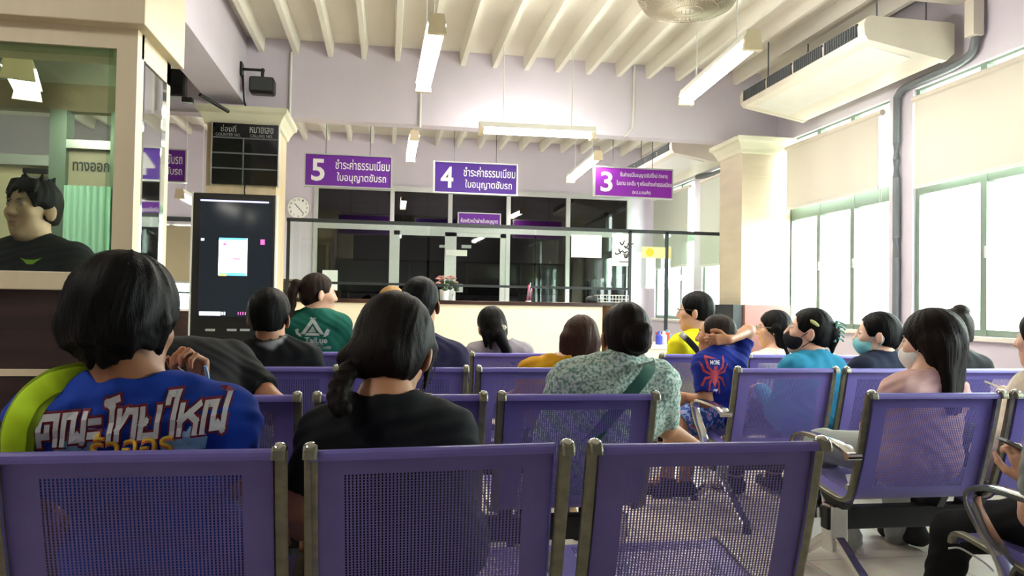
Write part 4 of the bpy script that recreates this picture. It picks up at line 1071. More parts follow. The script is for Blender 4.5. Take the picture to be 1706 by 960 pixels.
    # the clothes cover these parts, so the skin below them stays a little inside
    P_, F_, C_ = B.mesh(sk); np_mesh('body', P_, F_, C_, M['skin'], root)
    # shirt
    if shirt is not None:
        sc = lin(shirt) if isinstance(shirt, str) else shirt
        torso(T, .014, fold, sc)
        for i, (s_, e, w) in enumerate(pose):
            if not tanktop:
                q = s_ + (e - s_) * min(sleeve, 1.0); dv = nrm(e - s_)
                T.cap(s_, s_ + (e - s_) * min(sleeve + .25, 1.05), .058 * chest ** .5 + .008, .052 + .006, shirtk, sc, clip=None if long_sleeve else [(q, dv)], fold=fold * 1.3)
            if long_sleeve: T.cap(e, w, .048, .036, .03, sc, clip=[(w - nrm(w - e) * .01, nrm(w - e))], fold=fold * 1.5)
        T.ell(N + up * .035 + fwd * .02, V(collar, collar + .005, .05), None, .01, None, True)
        if collar_c:
            ca = nrm(hb - N); q = N + ca * collar_h
            T.cap(N + ca * .004, N + ca * (collar_h + .05), neckr * 1.08 + collar_r, None, .006, lin(collar_c), clip=[(q, ca)]); T.cap(N + ca * collar_h * .6, N + ca * .2, neckr + .004, None, .004, None, None, True)
        P_, F_, C_ = T.mesh(sc, cut=None); ts = np_mesh('shirt', P_, F_, C_, M[shirt_m], root)
    if trousers is not None and legs:
        tc_ = lin(trousers)
        L.cap(hip[0], hip[1], .112 * chest, None, .04, tc_, (fwd, .95))
        for h_, kn, an, fd in fl:
            if bare_from >= 1.0:
                L.cap(h_, kn, .09, .068, .04, tc_, fold=.002); L.cap(kn, an + V(0, 0, .01), .064, .052, .03, tc_, clip=[(an - nrm(an - kn) * .035, nrm(an - kn))], fold=.003)
            else: q = h_ + (kn - h_) * bare_from; L.cap(h_, kn, .094, .085, .04, tc_, clip=[(q, nrm(kn - h_))], fold=.002)
        P_, F_, C_ = L.mesh(tc_); np_mesh('trousers' if bare_from >= 1 else 'shorts', P_, F_, C_, M[trousers_m], root)
    if shoes and legs:
        for h_, kn, an, fd in fl:
            S = SDF(max(vox, .006)); sc = lin(shoes)
            S.cap(an + V(0, 0, -.035) - fd * .03, an + fd * .16 + V(0, 0, -.052), .041, .036, .02, sc); S.cap(an + V(0, 0, .0), an + V(0, 0, -.03), .046, .044, .02, sc)
            S.ell(an + V(0, 0, .045), (.038, .038, .04), None, .006, None, True)
            P_, F_, C_ = S.mesh(sc, cut=[(V(0, 0, an[2] - .088), V(0, 0, -1))]); np_mesh('shoe', P_, F_, C_, M['cloth'], root)
    # hair
    if hair:
        S = SDF(hvox or max(.005, vox * .8)); hair(S, H, R, hs, hairc)
        P_, F_, C_ = S.mesh(hairc, warp=strands(H, R, S.amp if hasattr(S, 'amp') else .0016, seed=float(NP[0]))); np_mesh('hair', P_, F_, C_, M['hair'], root)
    NP[0] += 1
    root_info = dict(root=root, H=H, R=R, N=N, sh=sh, spine=spine, fwd=fwd, rt=rt, pose=pose, hs=hs, shirt=ts if shirt is not None else None, hip=hipc)
    return root_info
def hp(H, R, s): return lambda x, y, z: H + R @ (V(x, y, z) * s)
def hair_base(S, H, R, s, c, t=.014, nape=-.075, fringe=.058, low=.0, side=.0, wb=None):
    """cap of hair over the skull; nape is how far it reaches down behind, fringe where the forehead starts"""
    P = hp(H, R, s); nb = R @ V(0, -.35, -1); nb = nrm(nb)
    S.ell(P(0, -.018, .036), V(.074 + t, .094 + t, .084 + t) * s, R, .01, c)
    S.ell(P(0, -.05, -.02), V(wb or .066 + t, .052 + t, .07 + t) * s, R, .03, c)
    S.ell(P(0, .085, -.03 + low), V(.064, .07, .058 + fringe * .75) * s, R, .015, None, True)
    S.ell(P(0, .13, -.07), V(.12, .115, .1) * s, R, .012, None, True)
    for sx in (-1, 1): S.ell(P(sx * .095, .014 - side, -.05 + low), V(.034, .046, .052) * s, R, .010, None, True)
    S.cap(P(0, -.12, nape - .2), P(0, .1, nape - .17), .19 * s, .19 * s, .012, None, None, True)
    return P
def hair_short(t=.014, nape=-.06, low=0., side=0.):
    def f(S, H, R, s, c):
        P = hair_base(S, H, R, s, c, t, nape, .058, low, side, .06)
        for sx in (-1, 1): S.ell(P(sx * .088, -.045, -.085), V(.036, .06, .05) * s, R, .015, None, True); S.ell(P(sx * .105, -.01, -.03), V(.032, .07, .05) * s, R, .012, None, True)
    return f
def tube_hair(parent, paths, r, col, name='hair_strand'):
    q = MB()
    for pth in paths: q.tube(smooth_pts(pth, 5), r, 5)
    return q.build(name, mat('strand_hair', col, .4, var=.2), parent, True)
def print_on(info, tx, c, w, h, m, bold=.01, shear=0., ux=None, uz=None, name='lettering', off=.0025, poly=None, target=None):
    """letters laid on the back of a shirt: the flat letters are carried straight on to the cloth"""
    bvh = info.setdefault('bvh', None)
    if bvh is None:
        me = info['shirt'].data; o_ = wloc(info['shirt']); vs = [Vector(v.co) + Vector([float(x) for x in o_]) for v in me.vertices]
        bvh = info['bvh'] = BVHTree.FromPolygons(vs, [tuple(p.vertices) for p in me.polygons])
    ux = V(*(info['rt'] if ux is None else ux)); uz = V(*(info['spine'] if uz is None else uz)); uz = nrm(uz - ux * (uz @ ux)); n = np.cross(ux, uz)   # towards the viewer
    c = V(*c)
    bm = bmesh.new()
    if poly is None:
        v, f = text_mesh(tx, bold, shear=shear); lo, hi = v.min(0), v.max(0); q = v - (lo + hi) / 2
        pts = [(a * w / (hi[0] - lo[0]), b * h / (hi[1] - lo[1])) for a, b, _ in q]
        bv = [bm.verts.new((a, b, 0)) for a, b in pts]
        for fc_ in f:
            try: bm.faces.new([bv[i] for i in fc_])
            except ValueError: pass
    else:
        for ring in poly: bm.faces.new([bm.verts.new((a * w, b * h, 0)) for a, b in ring])
    bmesh.ops.triangulate(bm, faces=bm.faces[:])
    for _ in range(3):
        es = [e for e in bm.edges if e.calc_length() > .02]
        if es: bmesh.ops.subdivide_edges(bm, edges=es, cuts=1); bmesh.ops.triangulate(bm, faces=bm.faces[:])
    for v_ in bm.verts:
        p = c + ux * v_.co.x + uz * v_.co.y
        o_ = Vector((p + n * .4).tolist()); hit = bvh.ray_cast(o_, Vector((-n).tolist()))
        if hit[0] is not None: p = np.array(hit[0]) + n * off
        v_.co = p.tolist()
    me = bpy.data.meshes.new(name); bm.to_mesh(me); bm.free()
    return link_mesh(name, me, m, info['shirt'], False)

# ---------------------------------------------------------------- the people
def face_mask(info, col):
    P = hp(info['H'], info['R'], info['hs']); s = info['hs']; R = info['R']; c = lin(col); S = SDF(.005)
    S.ell(P(0, .046, -.055), V(.067, .062, .056) * s, R, .01, c); S.ell(P(0, .085, -.04), V(.03, .03, .03) * s, R, .02, c)
    S.ell(P(0, -.03, -.05), V(.1, .055, .1) * s, R, .01, None, True)
    P_, F_, C_ = S.mesh(c); o = np_mesh('face_mask', P_, F_, C_, M['cloth'], info['root'])
    q = MB()
    for sx in (-1, 1): q.tube(smooth_pts([P(sx * .062, .03, -.03), P(sx * .08, .0, .0), P(sx * .09, -.025, .0), P(sx * .086, -.028, -.03), P(sx * .06, .02, -.08)], 4), .0022, 5)
    q.build('ear_loop', mat('loop_' + col, col, .8), o, True)
def glasses(info, col='2a2a2e'):
    P = hp(info['H'], info['R'], info['hs']); q = MB()
    for sx in (-1, 1):
        q.tube([P(sx * .032 + .024 * math.cos(a), .102, .008 + .019 * math.sin(a)) for a in np.linspace(0, 6.283, 17)], .0022, 6)
        q.tube([P(sx * .056, .1, .014), P(sx * .078, .06, .014), P(sx * .085, -.01, .01)], .0022, 6)
    q.tube([P(-.009, .103, .01), P(.009, .103, .01)], .0022, 6)
    return q.build('glasses', mat('glasses_frame', col, .3), info['root'], True)

# 1 boy in blue, nearest
def hair_bowl(S, H, R, s, c):
    P = hair_base(S, H, R, s, c, .023, -.035, .05, .0, .0)
    for x, z, y in ((-.034, -.070, -.066), (-.014, -.082, -.07), (.010, -.078, -.07), (.03, -.072, -.064), (.05, -.062, -.052), (-.052, -.06, -.052)):
        S.cap(P(x * 1.1, -.085, -.01), P(x, y - .012, z), .026 * s, .007 * s, .02, c)
    for sx in (-1, 1): S.cap(P(sx * .088, -.03, .0), P(sx * .08, -.02, -.04 - .012 * sx), .018 * s, .006 * s, .015, c)
    S.amp = .0026
boy = person('boy with black bowl haircut in bright blue printed T-shirt, neon strap on his shoulder', R1, -.49, at_y(211, 540, 1.68), at_y(216, 641, 1.655), hs=1.07, hyaw=14, hpitch=-4, sw=.178, drop=0.083, skin='tan', hair=hair_bowl, shirt='1c3fa6', sleeve=.62,
             arms={'R': (at_y(392, 800, 1.83), at_y(333, 655, 1.99), (-.12, .12, 1), (-.5, -.6, .1), .75, .8)}, trousers='2b3038', vox=.005, hvox=.0042, fold=.0035, chest=1.0, collar=.078, neckr=.054)
ux = nrm(boy['rt'] + V(0, 0, .085))
M['shirtwhite'] = mat('silver_white_print', 'd6d8dc', .6, var=.15, vscale=20); M['shirtred'] = mat('dark_red_print', '7a1a30', .6); M['shirtorange'] = mat('orange_print', 'e07a30', .6, var=.1); M['shirtyellow'] = mat('yellow_print_ink', 'e8c23a', .6); M['shirtsky'] = mat('sky_blue_print', '8fbde6', .6, var=.3, vscale=40)
bc = at_y(212, 709, 1.56)
BLOCK = [(.0, 1.0, [[(0, 0), (0, 1), (.85, 1), (.85, 0)], [(0, .3), (.42, .3), (.42, .62)]]), (1.25, 1, [[(0, 0), (0, 1), (.5, 1), (.5, .1), (.85, .1)], [(1.05, 1), (1.05, 0), (.75, .25)]]), (2.65, 1, [[(0, .72), (.4, .72)], [(0, .2), (.4, .2)]]),
         (3.3, 1, [[(.4, 0), (.4, 1.2), (.1, 1.38), (.62, 1.5)]]), (4.1, 1, [[(0, 0), (0, 1)], [(0, .35), (.45, 1), (.85, 1), (.85, 0)]]), (5.3, 1, [[(0, 1), (0, .62), (.2, .55), (0, .42), (0, 0), (.85, 0), (.85, 1)]]), (6.55, 1, [[(.42, 0), (.42, 1.5), (.0, 1.5), (.0, 1.22)]]),
         (7.35, 1, [[(0, 0), (0, 1)], [(0, .45), (.85, 1)], [(.4, .7), (.85, .4), (.85, 0)]]), (8.6, 1, [[(0, 0), (0, 1), (.5, 1), (.5, .1), (.85, .1)], [(1.05, 1), (1.05, 0), (.75, .25)], [(1.05, 1.22), (1.05, 1.5)]])]
def strokes(width):
    polys = []
    for x0, sc, ls in BLOCK:
        for ln in ls:
            for (ax, ay), (bx_, by_) in zip(ln, ln[1:]):
                a, b = V(x0 + ax, ay), V(x0 + bx_, by_); d = (b - a) / np.linalg.norm(b - a); n = V(-d[1], d[0]); e = width / 2
                q = [a - d * e + n * e, a - d * e - n * e, b + d * e - n * e, b + d * e + n * e]
                polys.append([((p[0] + .28 * p[1] - 5.0) / 9.9, (p[1] - .55) / 1.6) for p in q])
    return polys
print_on(boy, None, bc, .352, .084, M['shirtred'], ux=ux, uz=V(0, 0, 1), name='lettering_outline', off=.002, poly=strokes(.46))
print_on(boy, None, bc, .352, .084, M['shirtwhite'], ux=ux, uz=V(0, 0, 1), name='lettering', off=.0055, poly=strokes(.27))
print_on(boy, 'ร้วออร', at_y(207, 748, 1.56), .165, .062, M['shirtorange'], .03, .25, ux, V(0, 0, 1), 'lettering', .004)
print_on(boy, 'ร้วออร', at_y(207, 745, 1.56), .160, .055, M['shirtyellow'], .0, .25, ux, V(0, 0, 1), 'lettering', .008)
for cx_, cy_, ww in ((112, 741, .075), (296, 738, .075)):
    print_on(boy, None, at_y(cx_, cy_, 1.56), ww, .05, M['shirtsky'], name='print_patch', off=.0015, poly=[[(-.6, -.5), (.5, -.5), (.62, .0), (.5, .42), (.2, .5), (.1, .3), (-.2, .42), (-.35, .2), (-.55, .1)]], ux=ux, uz=V(0, 0, 1))
pth = []
for px, py in ((30, 790), (30, 765), (31, 742), (33, 714), (41, 690), (56, 668), (78, 652), (104, 642)):
    d_ = at_y(px, py, 2.0) - EYE; d_ = d_ / np.linalg.norm(d_); h_ = boy['bvh'].ray_cast(Vector(EYE.tolist()), Vector(d_.tolist()))
    pth.append(np.array(h_[0]) + np.array(h_[1]) * .011 if h_[0] is not None else at_y(px, py, 1.64))
pth.append(pth[-1] + V(.035, .05, .004)); pth.append(pth[-1] + V(.02, .06, -.03))
M['neon'] = mat('neon_yellow_webbing', 'cdf81e', .7, var=.06, vscale=60, bump=.05, bscale=300); M['neonedge'] = mat('olive_webbing_edge', '8fae1c', .7, var=.06)
t = empty('bag_strap', at_y(50, 720, 1.56), "broad neon yellow-green bag strap over the blue T-shirt boy's left shoulder", 'bag strap')
MB().tube(smooth_pts(pth, 6), .01, flat=(.043, .014), up=(0, 1, 0)).build('strap', M['neon'], t, True)
MB().tube(smooth_pts([p + V(.004, .003, -.001) for p in pth], 6), .01, flat=(.062, .008), up=(0, 1, 0)).build('strap_edge', M['neonedge'], t, True)
a, b = at_y(342, 610, 1.94), at_y(350, 645, 1.96)
t = empty('pen', b, 'light blue pen in the raised hand of the boy in blue', 'pen')
M['penblue'] = mat('pale_blue_plastic', '8fb4d6', .3)
MB().cyl(b, a, .0042, .0038).build('barrel', M['penblue'], t, True); MB().cyl(b, b + (b - a) * .18, .0038, .0008).build('tip', M['chrome'], t, True)
a, b = at_y(256, 596, 1.98), at_y(274, 622, 2.0)
t = tag(MB().prism([at_y(262, 598, 2.0), at_y(275, 611, 2.0), at_y(262, 624, 2.0), at_y(256, 624, 2.0)], (0, .003, 0)).build('folded_paper', M['paper']), 'folded white paper held up just right of the blue T-shirt boy\'s neck', 'paper')
MB().prism([at_y(252, 599, 1.99), at_y(256, 600, 1.99), at_y(256, 612, 1.99), at_y(252, 611, 1.99)], (0, .004, 0)).build('cyan_corner', mat('cyan_print', '5cc8c0', .5), t)

# 2 person in black, bent forward
person('person in black T-shirt bent far forward, just beyond the boy in blue', R2, -.53, at_y(250, 640, 3.22), at_y(290, 588, 3.06), hs=1.0, hpitch=-60, sw=.205, drop=0.048, skin='tan', hair=hair_short(.014), shirt='141517', chest=1.18, sleeve=.7, vox=.008, fold=.0025,
       arms={'R': (at_y(462, 675, 2.85), at_y(430, 730, 3.05)), 'L': (at_y(170, 660, 2.72), at_y(240, 720, 2.86))})
# 3 boy with white collar
person('boy with short black hair, white collar showing above a black hooded jacket', R3, -.52, at_y(449, 530, 3.66), at_y(452, 571, 3.65), hs=1.05, hyaw=5, sw=.165, drop=0.078, skin='mid', hair=hair_short(.018, -.05), shirt='17181a', collar_c='e6e6e8', collar_h=.022, collar_r=.018, chest=1.05, sleeve=1.0, long_sleeve=True, vox=.007, fold=.004)
# 4 woman in green
def hair_pony_green(S, H, R, s, c):
    P = hair_base(S, H, R, s, c, .006, -.04, .06, .012, .0)
    S.ell(P(0, -.05, -.035), V(.058, .055, .045) * s, R, .02, c)
    for a, b, r0, r1 in (((0, -.105, .045), (0, -.14, .05), .022, .026), ((0, -.14, .05), (0, -.155, .0), .026, .027), ((0, -.155, .0), (.0, -.152, -.07), .027, .024), ((0, -.152, -.07), (0, -.16, -.16), .024, .02), ((0, -.16, -.16), (.01, -.17, -.20), .02, .008)): S.cap(P(*a), P(*b), r0 * s, r1 * s, .012, c)
gw = person('woman in dark green T-shirt with a white gable print and ponytail, face turned right', R4, -.41, at_y(531, 490, 4.66), at_y(526, 522, 4.64), hs=1.02, hyaw=68, hpitch=-3, sw=.142, drop=0.073, skin='fair', hairc=lin('2a1d17'), hair=hair_pony_green, shirt='17594c', sleeve=.6, vox=.0065, hvox=.005, fold=.002)
print_on(gw, 'TaiLue', at_y(525, 570, 4.5), .13, .034, M['greyletter'], .02)
print_on(gw, 'BREWING CO', at_y(524, 577, 4.5), .09, .012, M['greyletter'])
print_on(gw, 'ALL BUT I HAVE COFFEE', at_y(525, 583, 4.5), .17, .016, M['greyletter'], .01)
gab = [[(-.34, -.3), (-.22, -.3), (.0, .26), (.0, .5), (-.05, .44)], [(.34, -.3), (.22, -.3), (.0, .26), (.0, .5), (.05, .44)], [(-.22, -.36), (.22, -.36), (.17, -.24), (-.17, -.24)], [(-.12, -.2), (.12, -.2), (.0, .1)],
       [(-.34, -.3), (-.3, -.42), (-.38, -.42), (-.47, -.3), (-.5, -.08), (-.42, -.02), (-.38, -.1), (-.42, -.18)], [(.34, -.3), (.3, -.42), (.38, -.42), (.47, -.3), (.5, -.08), (.42, -.02), (.38, -.1), (.42, -.18)], [(-.1, .48), (-.02, .42), (.0, .5), (-.05, .56)], [(.1, .48), (.02, .42), (.0, .5), (.05, .56)]]
print_on(gw, None, at_y(519, 550, 4.5), .2, .115, M['greyletter'], name='gable_emblem', poly=gab)
# 6 woman with the braid
def hair_braid(S, H, R, s, c):
    P = hair_base(S, H, R, s, c, .017, -.075, .05, .0, .012)
    S.ell(P(-.006, -.065, -.045), V(.066, .05, .05) * s, R, .03, c); S.cap(P(.0, -.08, -.03), P(-.075, -.075, -.055), .034 * s, .026 * s, .03, c)
    pts = smooth_pts([at_y(596, 606, 1.72), at_y(577, 622, 1.69), at_y(565, 644, 1.66), at_y(562, 668, 1.64), at_y(572, 684, 1.63)], 3)
    for i, p in enumerate(pts):
        S.ell(p + V(.008 * (1 if i % 2 else -1), 0, 0), (.019 - .0004 * i, .017, .0165), None, .003, c)
    for sx in (-1, 1): S.cap(P(sx * .085, .0, .02), P(sx * .084, .01, -.075), .016 * s, .004 * s, .02, c)
    S.amp = .0022
bw = person('woman in black T-shirt with a dark braid, head bowed over her phone', R1, .05, at_y(655, 588, 1.82), at_y(640, 674, 1.725), hs=1.04, hyaw=12, hpitch=-28, hroll=4, sw=.132, drop=0.078, skin='mid', hairc=lin('17110f'), hair=hair_braid, shirt='16181a', sleeve=.8, vox=.0055, hvox=.0045, fold=.0025, collar=.07,
            arms={'L': (at_y(503, 842, 1.74), at_y(500, 885, 1.95), (.2, 1, -.2)), 'R': (at_y(742, 850, 1.80), at_y(722, 715, 2.12), (-.3, .3, 1), (-.8, -.5, .1), .6, .7)})
P = hp(bw['H'], bw['R'], bw['hs'])
tube_hair(bw['root'], [[at_y(716, 540, 1.86), at_y(722, 585, 1.87), at_y(712, 625, 1.87), at_y(700, 664, 1.86)], [at_y(722, 550, 1.88), at_y(727, 600, 1.89), at_y(716, 640, 1.88)], [at_y(712, 560, 1.84), at_y(716, 600, 1.85), at_y(704, 640, 1.84), at_y(695, 662, 1.84)], [at_y(668, 610, 1.73), at_y(669, 640, 1.725), at_y(672, 655, 1.722)], [at_y(718, 560, 1.86), at_y(724, 590, 1.88), at_y(718, 615, 1.88), at_y(706, 655, 1.87)]], .0016, '2a1512')
a, b = at_y(690, 655, 2.2), at_y(719, 673, 2.2)
t = empty('phone', (a + b) / 2, 'dark phone held up in front of the woman with the braid', 'phone')
MB().box((a[0], 2.19, b[2] - .06), (b[0], 2.2, a[2]), .003).build('body', M['black'], t, True); MB().box((a[0] + .006, 2.188, b[2] - .05), (b[0] - .009, 2.19, a[2] - .006)).build('screen', mat('phone_screen', '3a5560', .1, emis='54707c', estr=.35), t)
MB().box((b[0] - .008, 2.187, b[2] - .06), (b[0] + .001, 2.2, a[2]), .002).build('bright_edge', M['chrome'], t)
# 7 man in navy
person('man with short black hair in dark navy shirt, head just above the braided woman', R3, .14, at_y(701, 508, 3.7), at_y(700, 566, 3.66), hs=1.06, hyaw=15, sw=.17, drop=0.083, skin='tan', hair=hair_short(.012, -.055), shirt='2b2945', chest=1.1, vox=.007, fold=.003)
# 8 fair-haired person
person('fair-haired person mostly hidden, crown showing beside the man in navy', R4, .06, at_y(651, 511, 4.68), at_y(651, 548, 4.64), hs=.98, hyaw=-10, sw=.14, skin='pale', hairc=lin('a5814f'), hair=hair_short(.012, -.07), shirt='b9b2aa', vox=.009)
# 9 woman with flower clip
def hair_clip(S, H, R, s, c):
    P = hair_base(S, H, R, s, c, .014, -.07, .05, .0, .012)
    S.ell(P(0, -.05, -.05), V(.072, .05, .05) * s, R, .03, c)
    for a, b, r0, r1 in (((.0, -.1, -.0), (.0, -.125, -.07), .042, .04), ((0, -.125, -.07), (.03, -.13, -.17), .04, .03), ((.03, -.13, -.17), (.06, -.14, -.25), .03, .012), ((-.07, -.06, -.03), (-.075, -.07, -.12), .024, .01), ((-.05, -.09, -.05), (-.055, -.1, -.14), .022, .008)): S.cap(P(*a), P(*b), r0 * s, r1 * s, .014, c)
fw = person('woman in grey top with black hair gathered in a pale flower clip', R4, .68, at_y(819, 546, 4.66), at_y(834, 574, 4.63), hs=1.0, hyaw=-8, hpitch=-12, hroll=-7, sw=.15, drop=0.063, skin='fair', hair=hair_clip, shirt='8d868c', vox=.0075, hvox=.005)
q = MB()
for i in range(4):
    c = at_y(829 + i * 3.6, 546 - i * .5 + (i % 2) * 1.5, 4.53)
    for j in range(5): q.sph(c + V(.009 * math.cos(j * 1.257), -.004, .009 * math.sin(j * 1.257)), .0065, 8)
q.build('flower_clip', mat('pale_yellow_clip', 'ece6c8', .4), fw['root'], True)
# 10 woman in mustard
def hair_long(n=-.32, w=.06, t=.014, side=1.0, fr=.05):
    def f(S, H, R, s, c):
        P = hair_base(S, H, R, s, c, t, -.09, fr, .0, .018)
        for x in (-.06, -.03, 0, .03, .06): S.cap(P(x, -.062 - .02 * (1 - abs(x) / .06), .0), P(x * w / .06 * 1.05, -.075, n + .012 * math.sin(x * 99)), .036 * s, .02 * s, .03, c)
        for sx in (-1, 1): S.cap(P(sx * .076, -.015, .01), P(sx * .07, -.035, n * .75 * side), .026 * s, .014 * s, .02, c)
        S.amp = .0024
    return f
person('woman in mustard yellow top with long brown hair, left of the woman in mottled green', R3, .80, at_y(966, 570, 3.68), at_y(944, 603, 3.63), hs=1.03, hyaw=12, hpitch=-8, hroll=6, sw=.16, drop=0.058, skin='fair', hairc=lin('3a231b'), hair=hair_long(-.26), shirt='c18c14', vox=.0075, hvox=.0055, fold=.004)
# 11 woman in mottled green
def hair_bun(S, H, R, s, c):
    P = hair_base(S, H, R, s, c, .010, -.045, .055, .012, .0)
    S.ell(P(0, -.06, -.03), V(.055, .05, .05) * s, R, .02, c)
    S.ell(P(.015, -.118, -.004), V(.05, .034, .052) * s, R, .010, c); S.ell(P(.04, -.118, .02), V(.03, .03, .035) * s, R, .008, c)
    S.amp = .0018
mw = person('woman in mottled grey-green knit top with a low bun and dark green shoulder strap', R2, .74, at_y(1042, 562, 2.64), at_y(1034, 604, 2.60), hs=1.0, hyaw=6, hpitch=-3, sw=.168, drop=0.078, skin='mid', hairc=lin('1a1110'), hair=hair_bun, shirt='b4c4b8', shirt_m='mottle', chest=1.22, sleeve=.95, vox=.006, hvox=.0045, fold=.0035, collar=.07, collar_c='1f4a40', shirtk=.04,
            arms={'R': (at_y(1108, 712, 2.66), at_y(1158, 742, 2.86), (.6, .6, -.3)), 'L': (at_y(912, 740, 2.66), at_y(930, 790, 2.88), (.4, .8, -.3))}, trousers='1c1d20')
t = tag(MB().tube(smooth_pts([at_y(1079, 598, 2.62), at_y(1082, 612, 2.50), at_y(1072, 630, 2.452), at_y(1056, 650, 2.44), at_y(1030, 680, 2.44), at_y(985, 735, 2.45)], 6), .01, flat=(.042, .006), up=(.3, 1, 0)).build('shoulder_strap', mat('dark_green_webbing', '1d5244', .8, var=.1, vscale=60), None, True), 'dark green bag strap slanting across the mottled green top', 'bag strap')
# 12 man in yellow
ym = person('man in yellow shirt and glasses facing left, black strap across his back', R4, 1.96, at_y(1157, 520, 4.68), at_y(1166, 556, 4.66), hs=1.04, hyaw=-62, sw=.15, drop=0.078, byaw=-20, skin='fair', hair=hair_short(.014, -.05), shirt='e2da1e', sleeve=.8, vox=.007, hvox=.005, collar_c='e2da1e')
glasses(ym)
tag(MB().tube(smooth_pts([at_y(1134, 556, 4.60), at_y(1142, 563, 4.50), at_y(1154, 575, 4.485), at_y(1170, 594, 4.48), at_y(1190, 620, 4.47)], 5), .01, flat=(.038, .007), up=(.3, 1, 0)).build('shoulder_strap', M['black'], None, True), 'black bag strap across the back of the man in yellow', 'bag strap')
# 13 boy with the spider shirt
sb = person('small boy with cropped hair, hand behind his head, red spider print on blue T-shirt', R3, 1.82, at_y(1192, 560, 3.93), at_y(1197, 590, 3.91), hs=.98, hyaw=-50, hpitch=2, sw=.103, drop=0.058, byaw=-14, skin='mid', hairc=lin('2c221e'), hair=lambda S, H, R, s, c: hair_base(S, H, R, s, c, .005, -.035, .05, .02, .0), shirt='1e2f8c', sleeve=.75, chest=.78, vox=.0055, hvox=.005, collar=.052, neckr=.04, collar_c='c0303c', stand=V(1.87, 3.97, .52),
            arms={'R': (at_y(1246, 552, 3.97), at_y(1214, 566, 3.83), (-1, .05, -.02), (0, 1, .0), .35), 'L': (at_y(1176, 668, 3.87), at_y(1146, 662, 3.95), (-1, .1, .1), (.3, .6, -.4), .55)}, bare_from=.8, trousers='27408c', trousers_m='shorts', handsize=.85,
            knees=[(at_y(1122, 718, 3.87), at_y(1110, 800, 3.92), (-1, .2, 0)), (at_y(1150, 728, 4.03), at_y(1140, 805, 4.07), (-1, .2, 0))])
M['spred'] = mat('faded_red_print', 'b83a48', .7, var=.15, vscale=40); M['sppink'] = mat('pale_pink_print', 'd08a96', .7)
sp = [[(-.12, .18), (.12, .18), (.16, .02), (.1, -.22), (0, -.36), (-.1, -.22), (-.16, .02)], [(-.08, .2), (.08, .2), (.06, .32), (-.06, .32)]]
for sx in (-1, 1):
    for leg in ([(.1, .16), (.26, .3), (.30, .62), (.36, .64), (.34, .26), (.14, .08)], [(.13, .08), (.36, .16), (.48, .4), (.52, .38), (.42, .1), (.15, .0)], [(.14, .0), (.36, -.06), (.46, -.34), (.42, -.36), (.32, -.14), (.13, -.08)], [(.12, -.08), (.24, -.2), (.28, -.58), (.23, -.6), (.18, -.26), (.09, -.16)]):
        sp.append([(sx * a, b) for a, b in (leg if sx > 0 else leg[::-1])])
print_on(sb, None, at_y(1207, 632, 3.75), .15, .17, M['spred'], name='spider_emblem', poly=sp)
print_on(sb, 'MORE', at_y(1206, 609, 3.75), .055, .022, M['letter'], .02); print_on(sb, 'OY', at_y(1209, 659, 3.75), .04, .024, M['letter'], .02)
# 14 woman in white
ww = person('woman in white top with shoulder-length black hair and glasses, facing left', R4, 2.50, at_y(1288, 549, 4.70), at_y(1294, 588, 4.66), hs=1.0, hyaw=-66, sw=.14, byaw=-10, skin='fair', hair=hair_long(-.2, .05, .014, .9), shirt='dcd6c6', vox=.008, hvox=.006)
glasses(ww, '8a8478')
# 15 woman in teal
def hair_claw(S, H, R, s, c):
    P = hair_base(S, H, R, s, c, .010, -.05, .05, .01, .0)
    S.ell(P(0, -.06, -.03), V(.056, .05, .05) * s, R, .02, c); S.ell(P(0, -.115, .01), V(.045, .04, .06) * s, R, .012, c); S.cap(P(0, -.12, -.03), P(0, -.13, -.085), .028 * s, .008 * s, .015, c)
tw = person('woman in teal top with black face mask, hair held up in a claw clip', R3, 2.22, at_y(1346, 553, 3.72), at_y(1356, 592, 3.69), hs=1.04, hyaw=-62, hpitch=8, sw=.128, drop=0.073, byaw=-10, skin='pale', hair=hair_claw, shirt='2e86a8', vox=.007, hvox=.005, sleeve=1.0, long_sleeve=True)
face_mask(tw, '1b1b1e'); P = hp(tw['H'], tw['R'], tw['hs'])
S = SDF(.004); S.ell(P(-.082, -.02, .05), V(.006, .03, .011), tw['R'] @ rotm(0, .5, 0), .003, lin('cfd08e')); P_, F_, C_ = S.mesh(lin('cfd08e')); np_mesh('hair_clip', P_, F_, C_, M['cloth'], tw['root'])
q = MB()
for i in range(5): q.tube(smooth_pts([P(-.03, -.12, .075 - i * .02), P(-.02, -.16, .07 - i * .02), P(.0, -.172, .06 - i * .02)], 3), .005, 6)
q.tube([P(-.03, -.125, .08), P(-.03, -.13, -.03)], .008, 8); q.build('claw_clip', mat('sea_green_clip', '5f9a90', .25), tw['root'], True)
# 16 woman in navy
nw = person('woman in navy top with pale blue face mask and tied black hair', R3, 2.62, at_y(1460, 559, 3.72), at_y(1472, 594, 3.69), hs=1.03, hyaw=-58, sw=.14, drop=0.073, byaw=-12, skin='pale', hair=hair_bun, shirt='1d2438', vox=.0075, hvox=.005)
face_mask(nw, '8fd0d4')
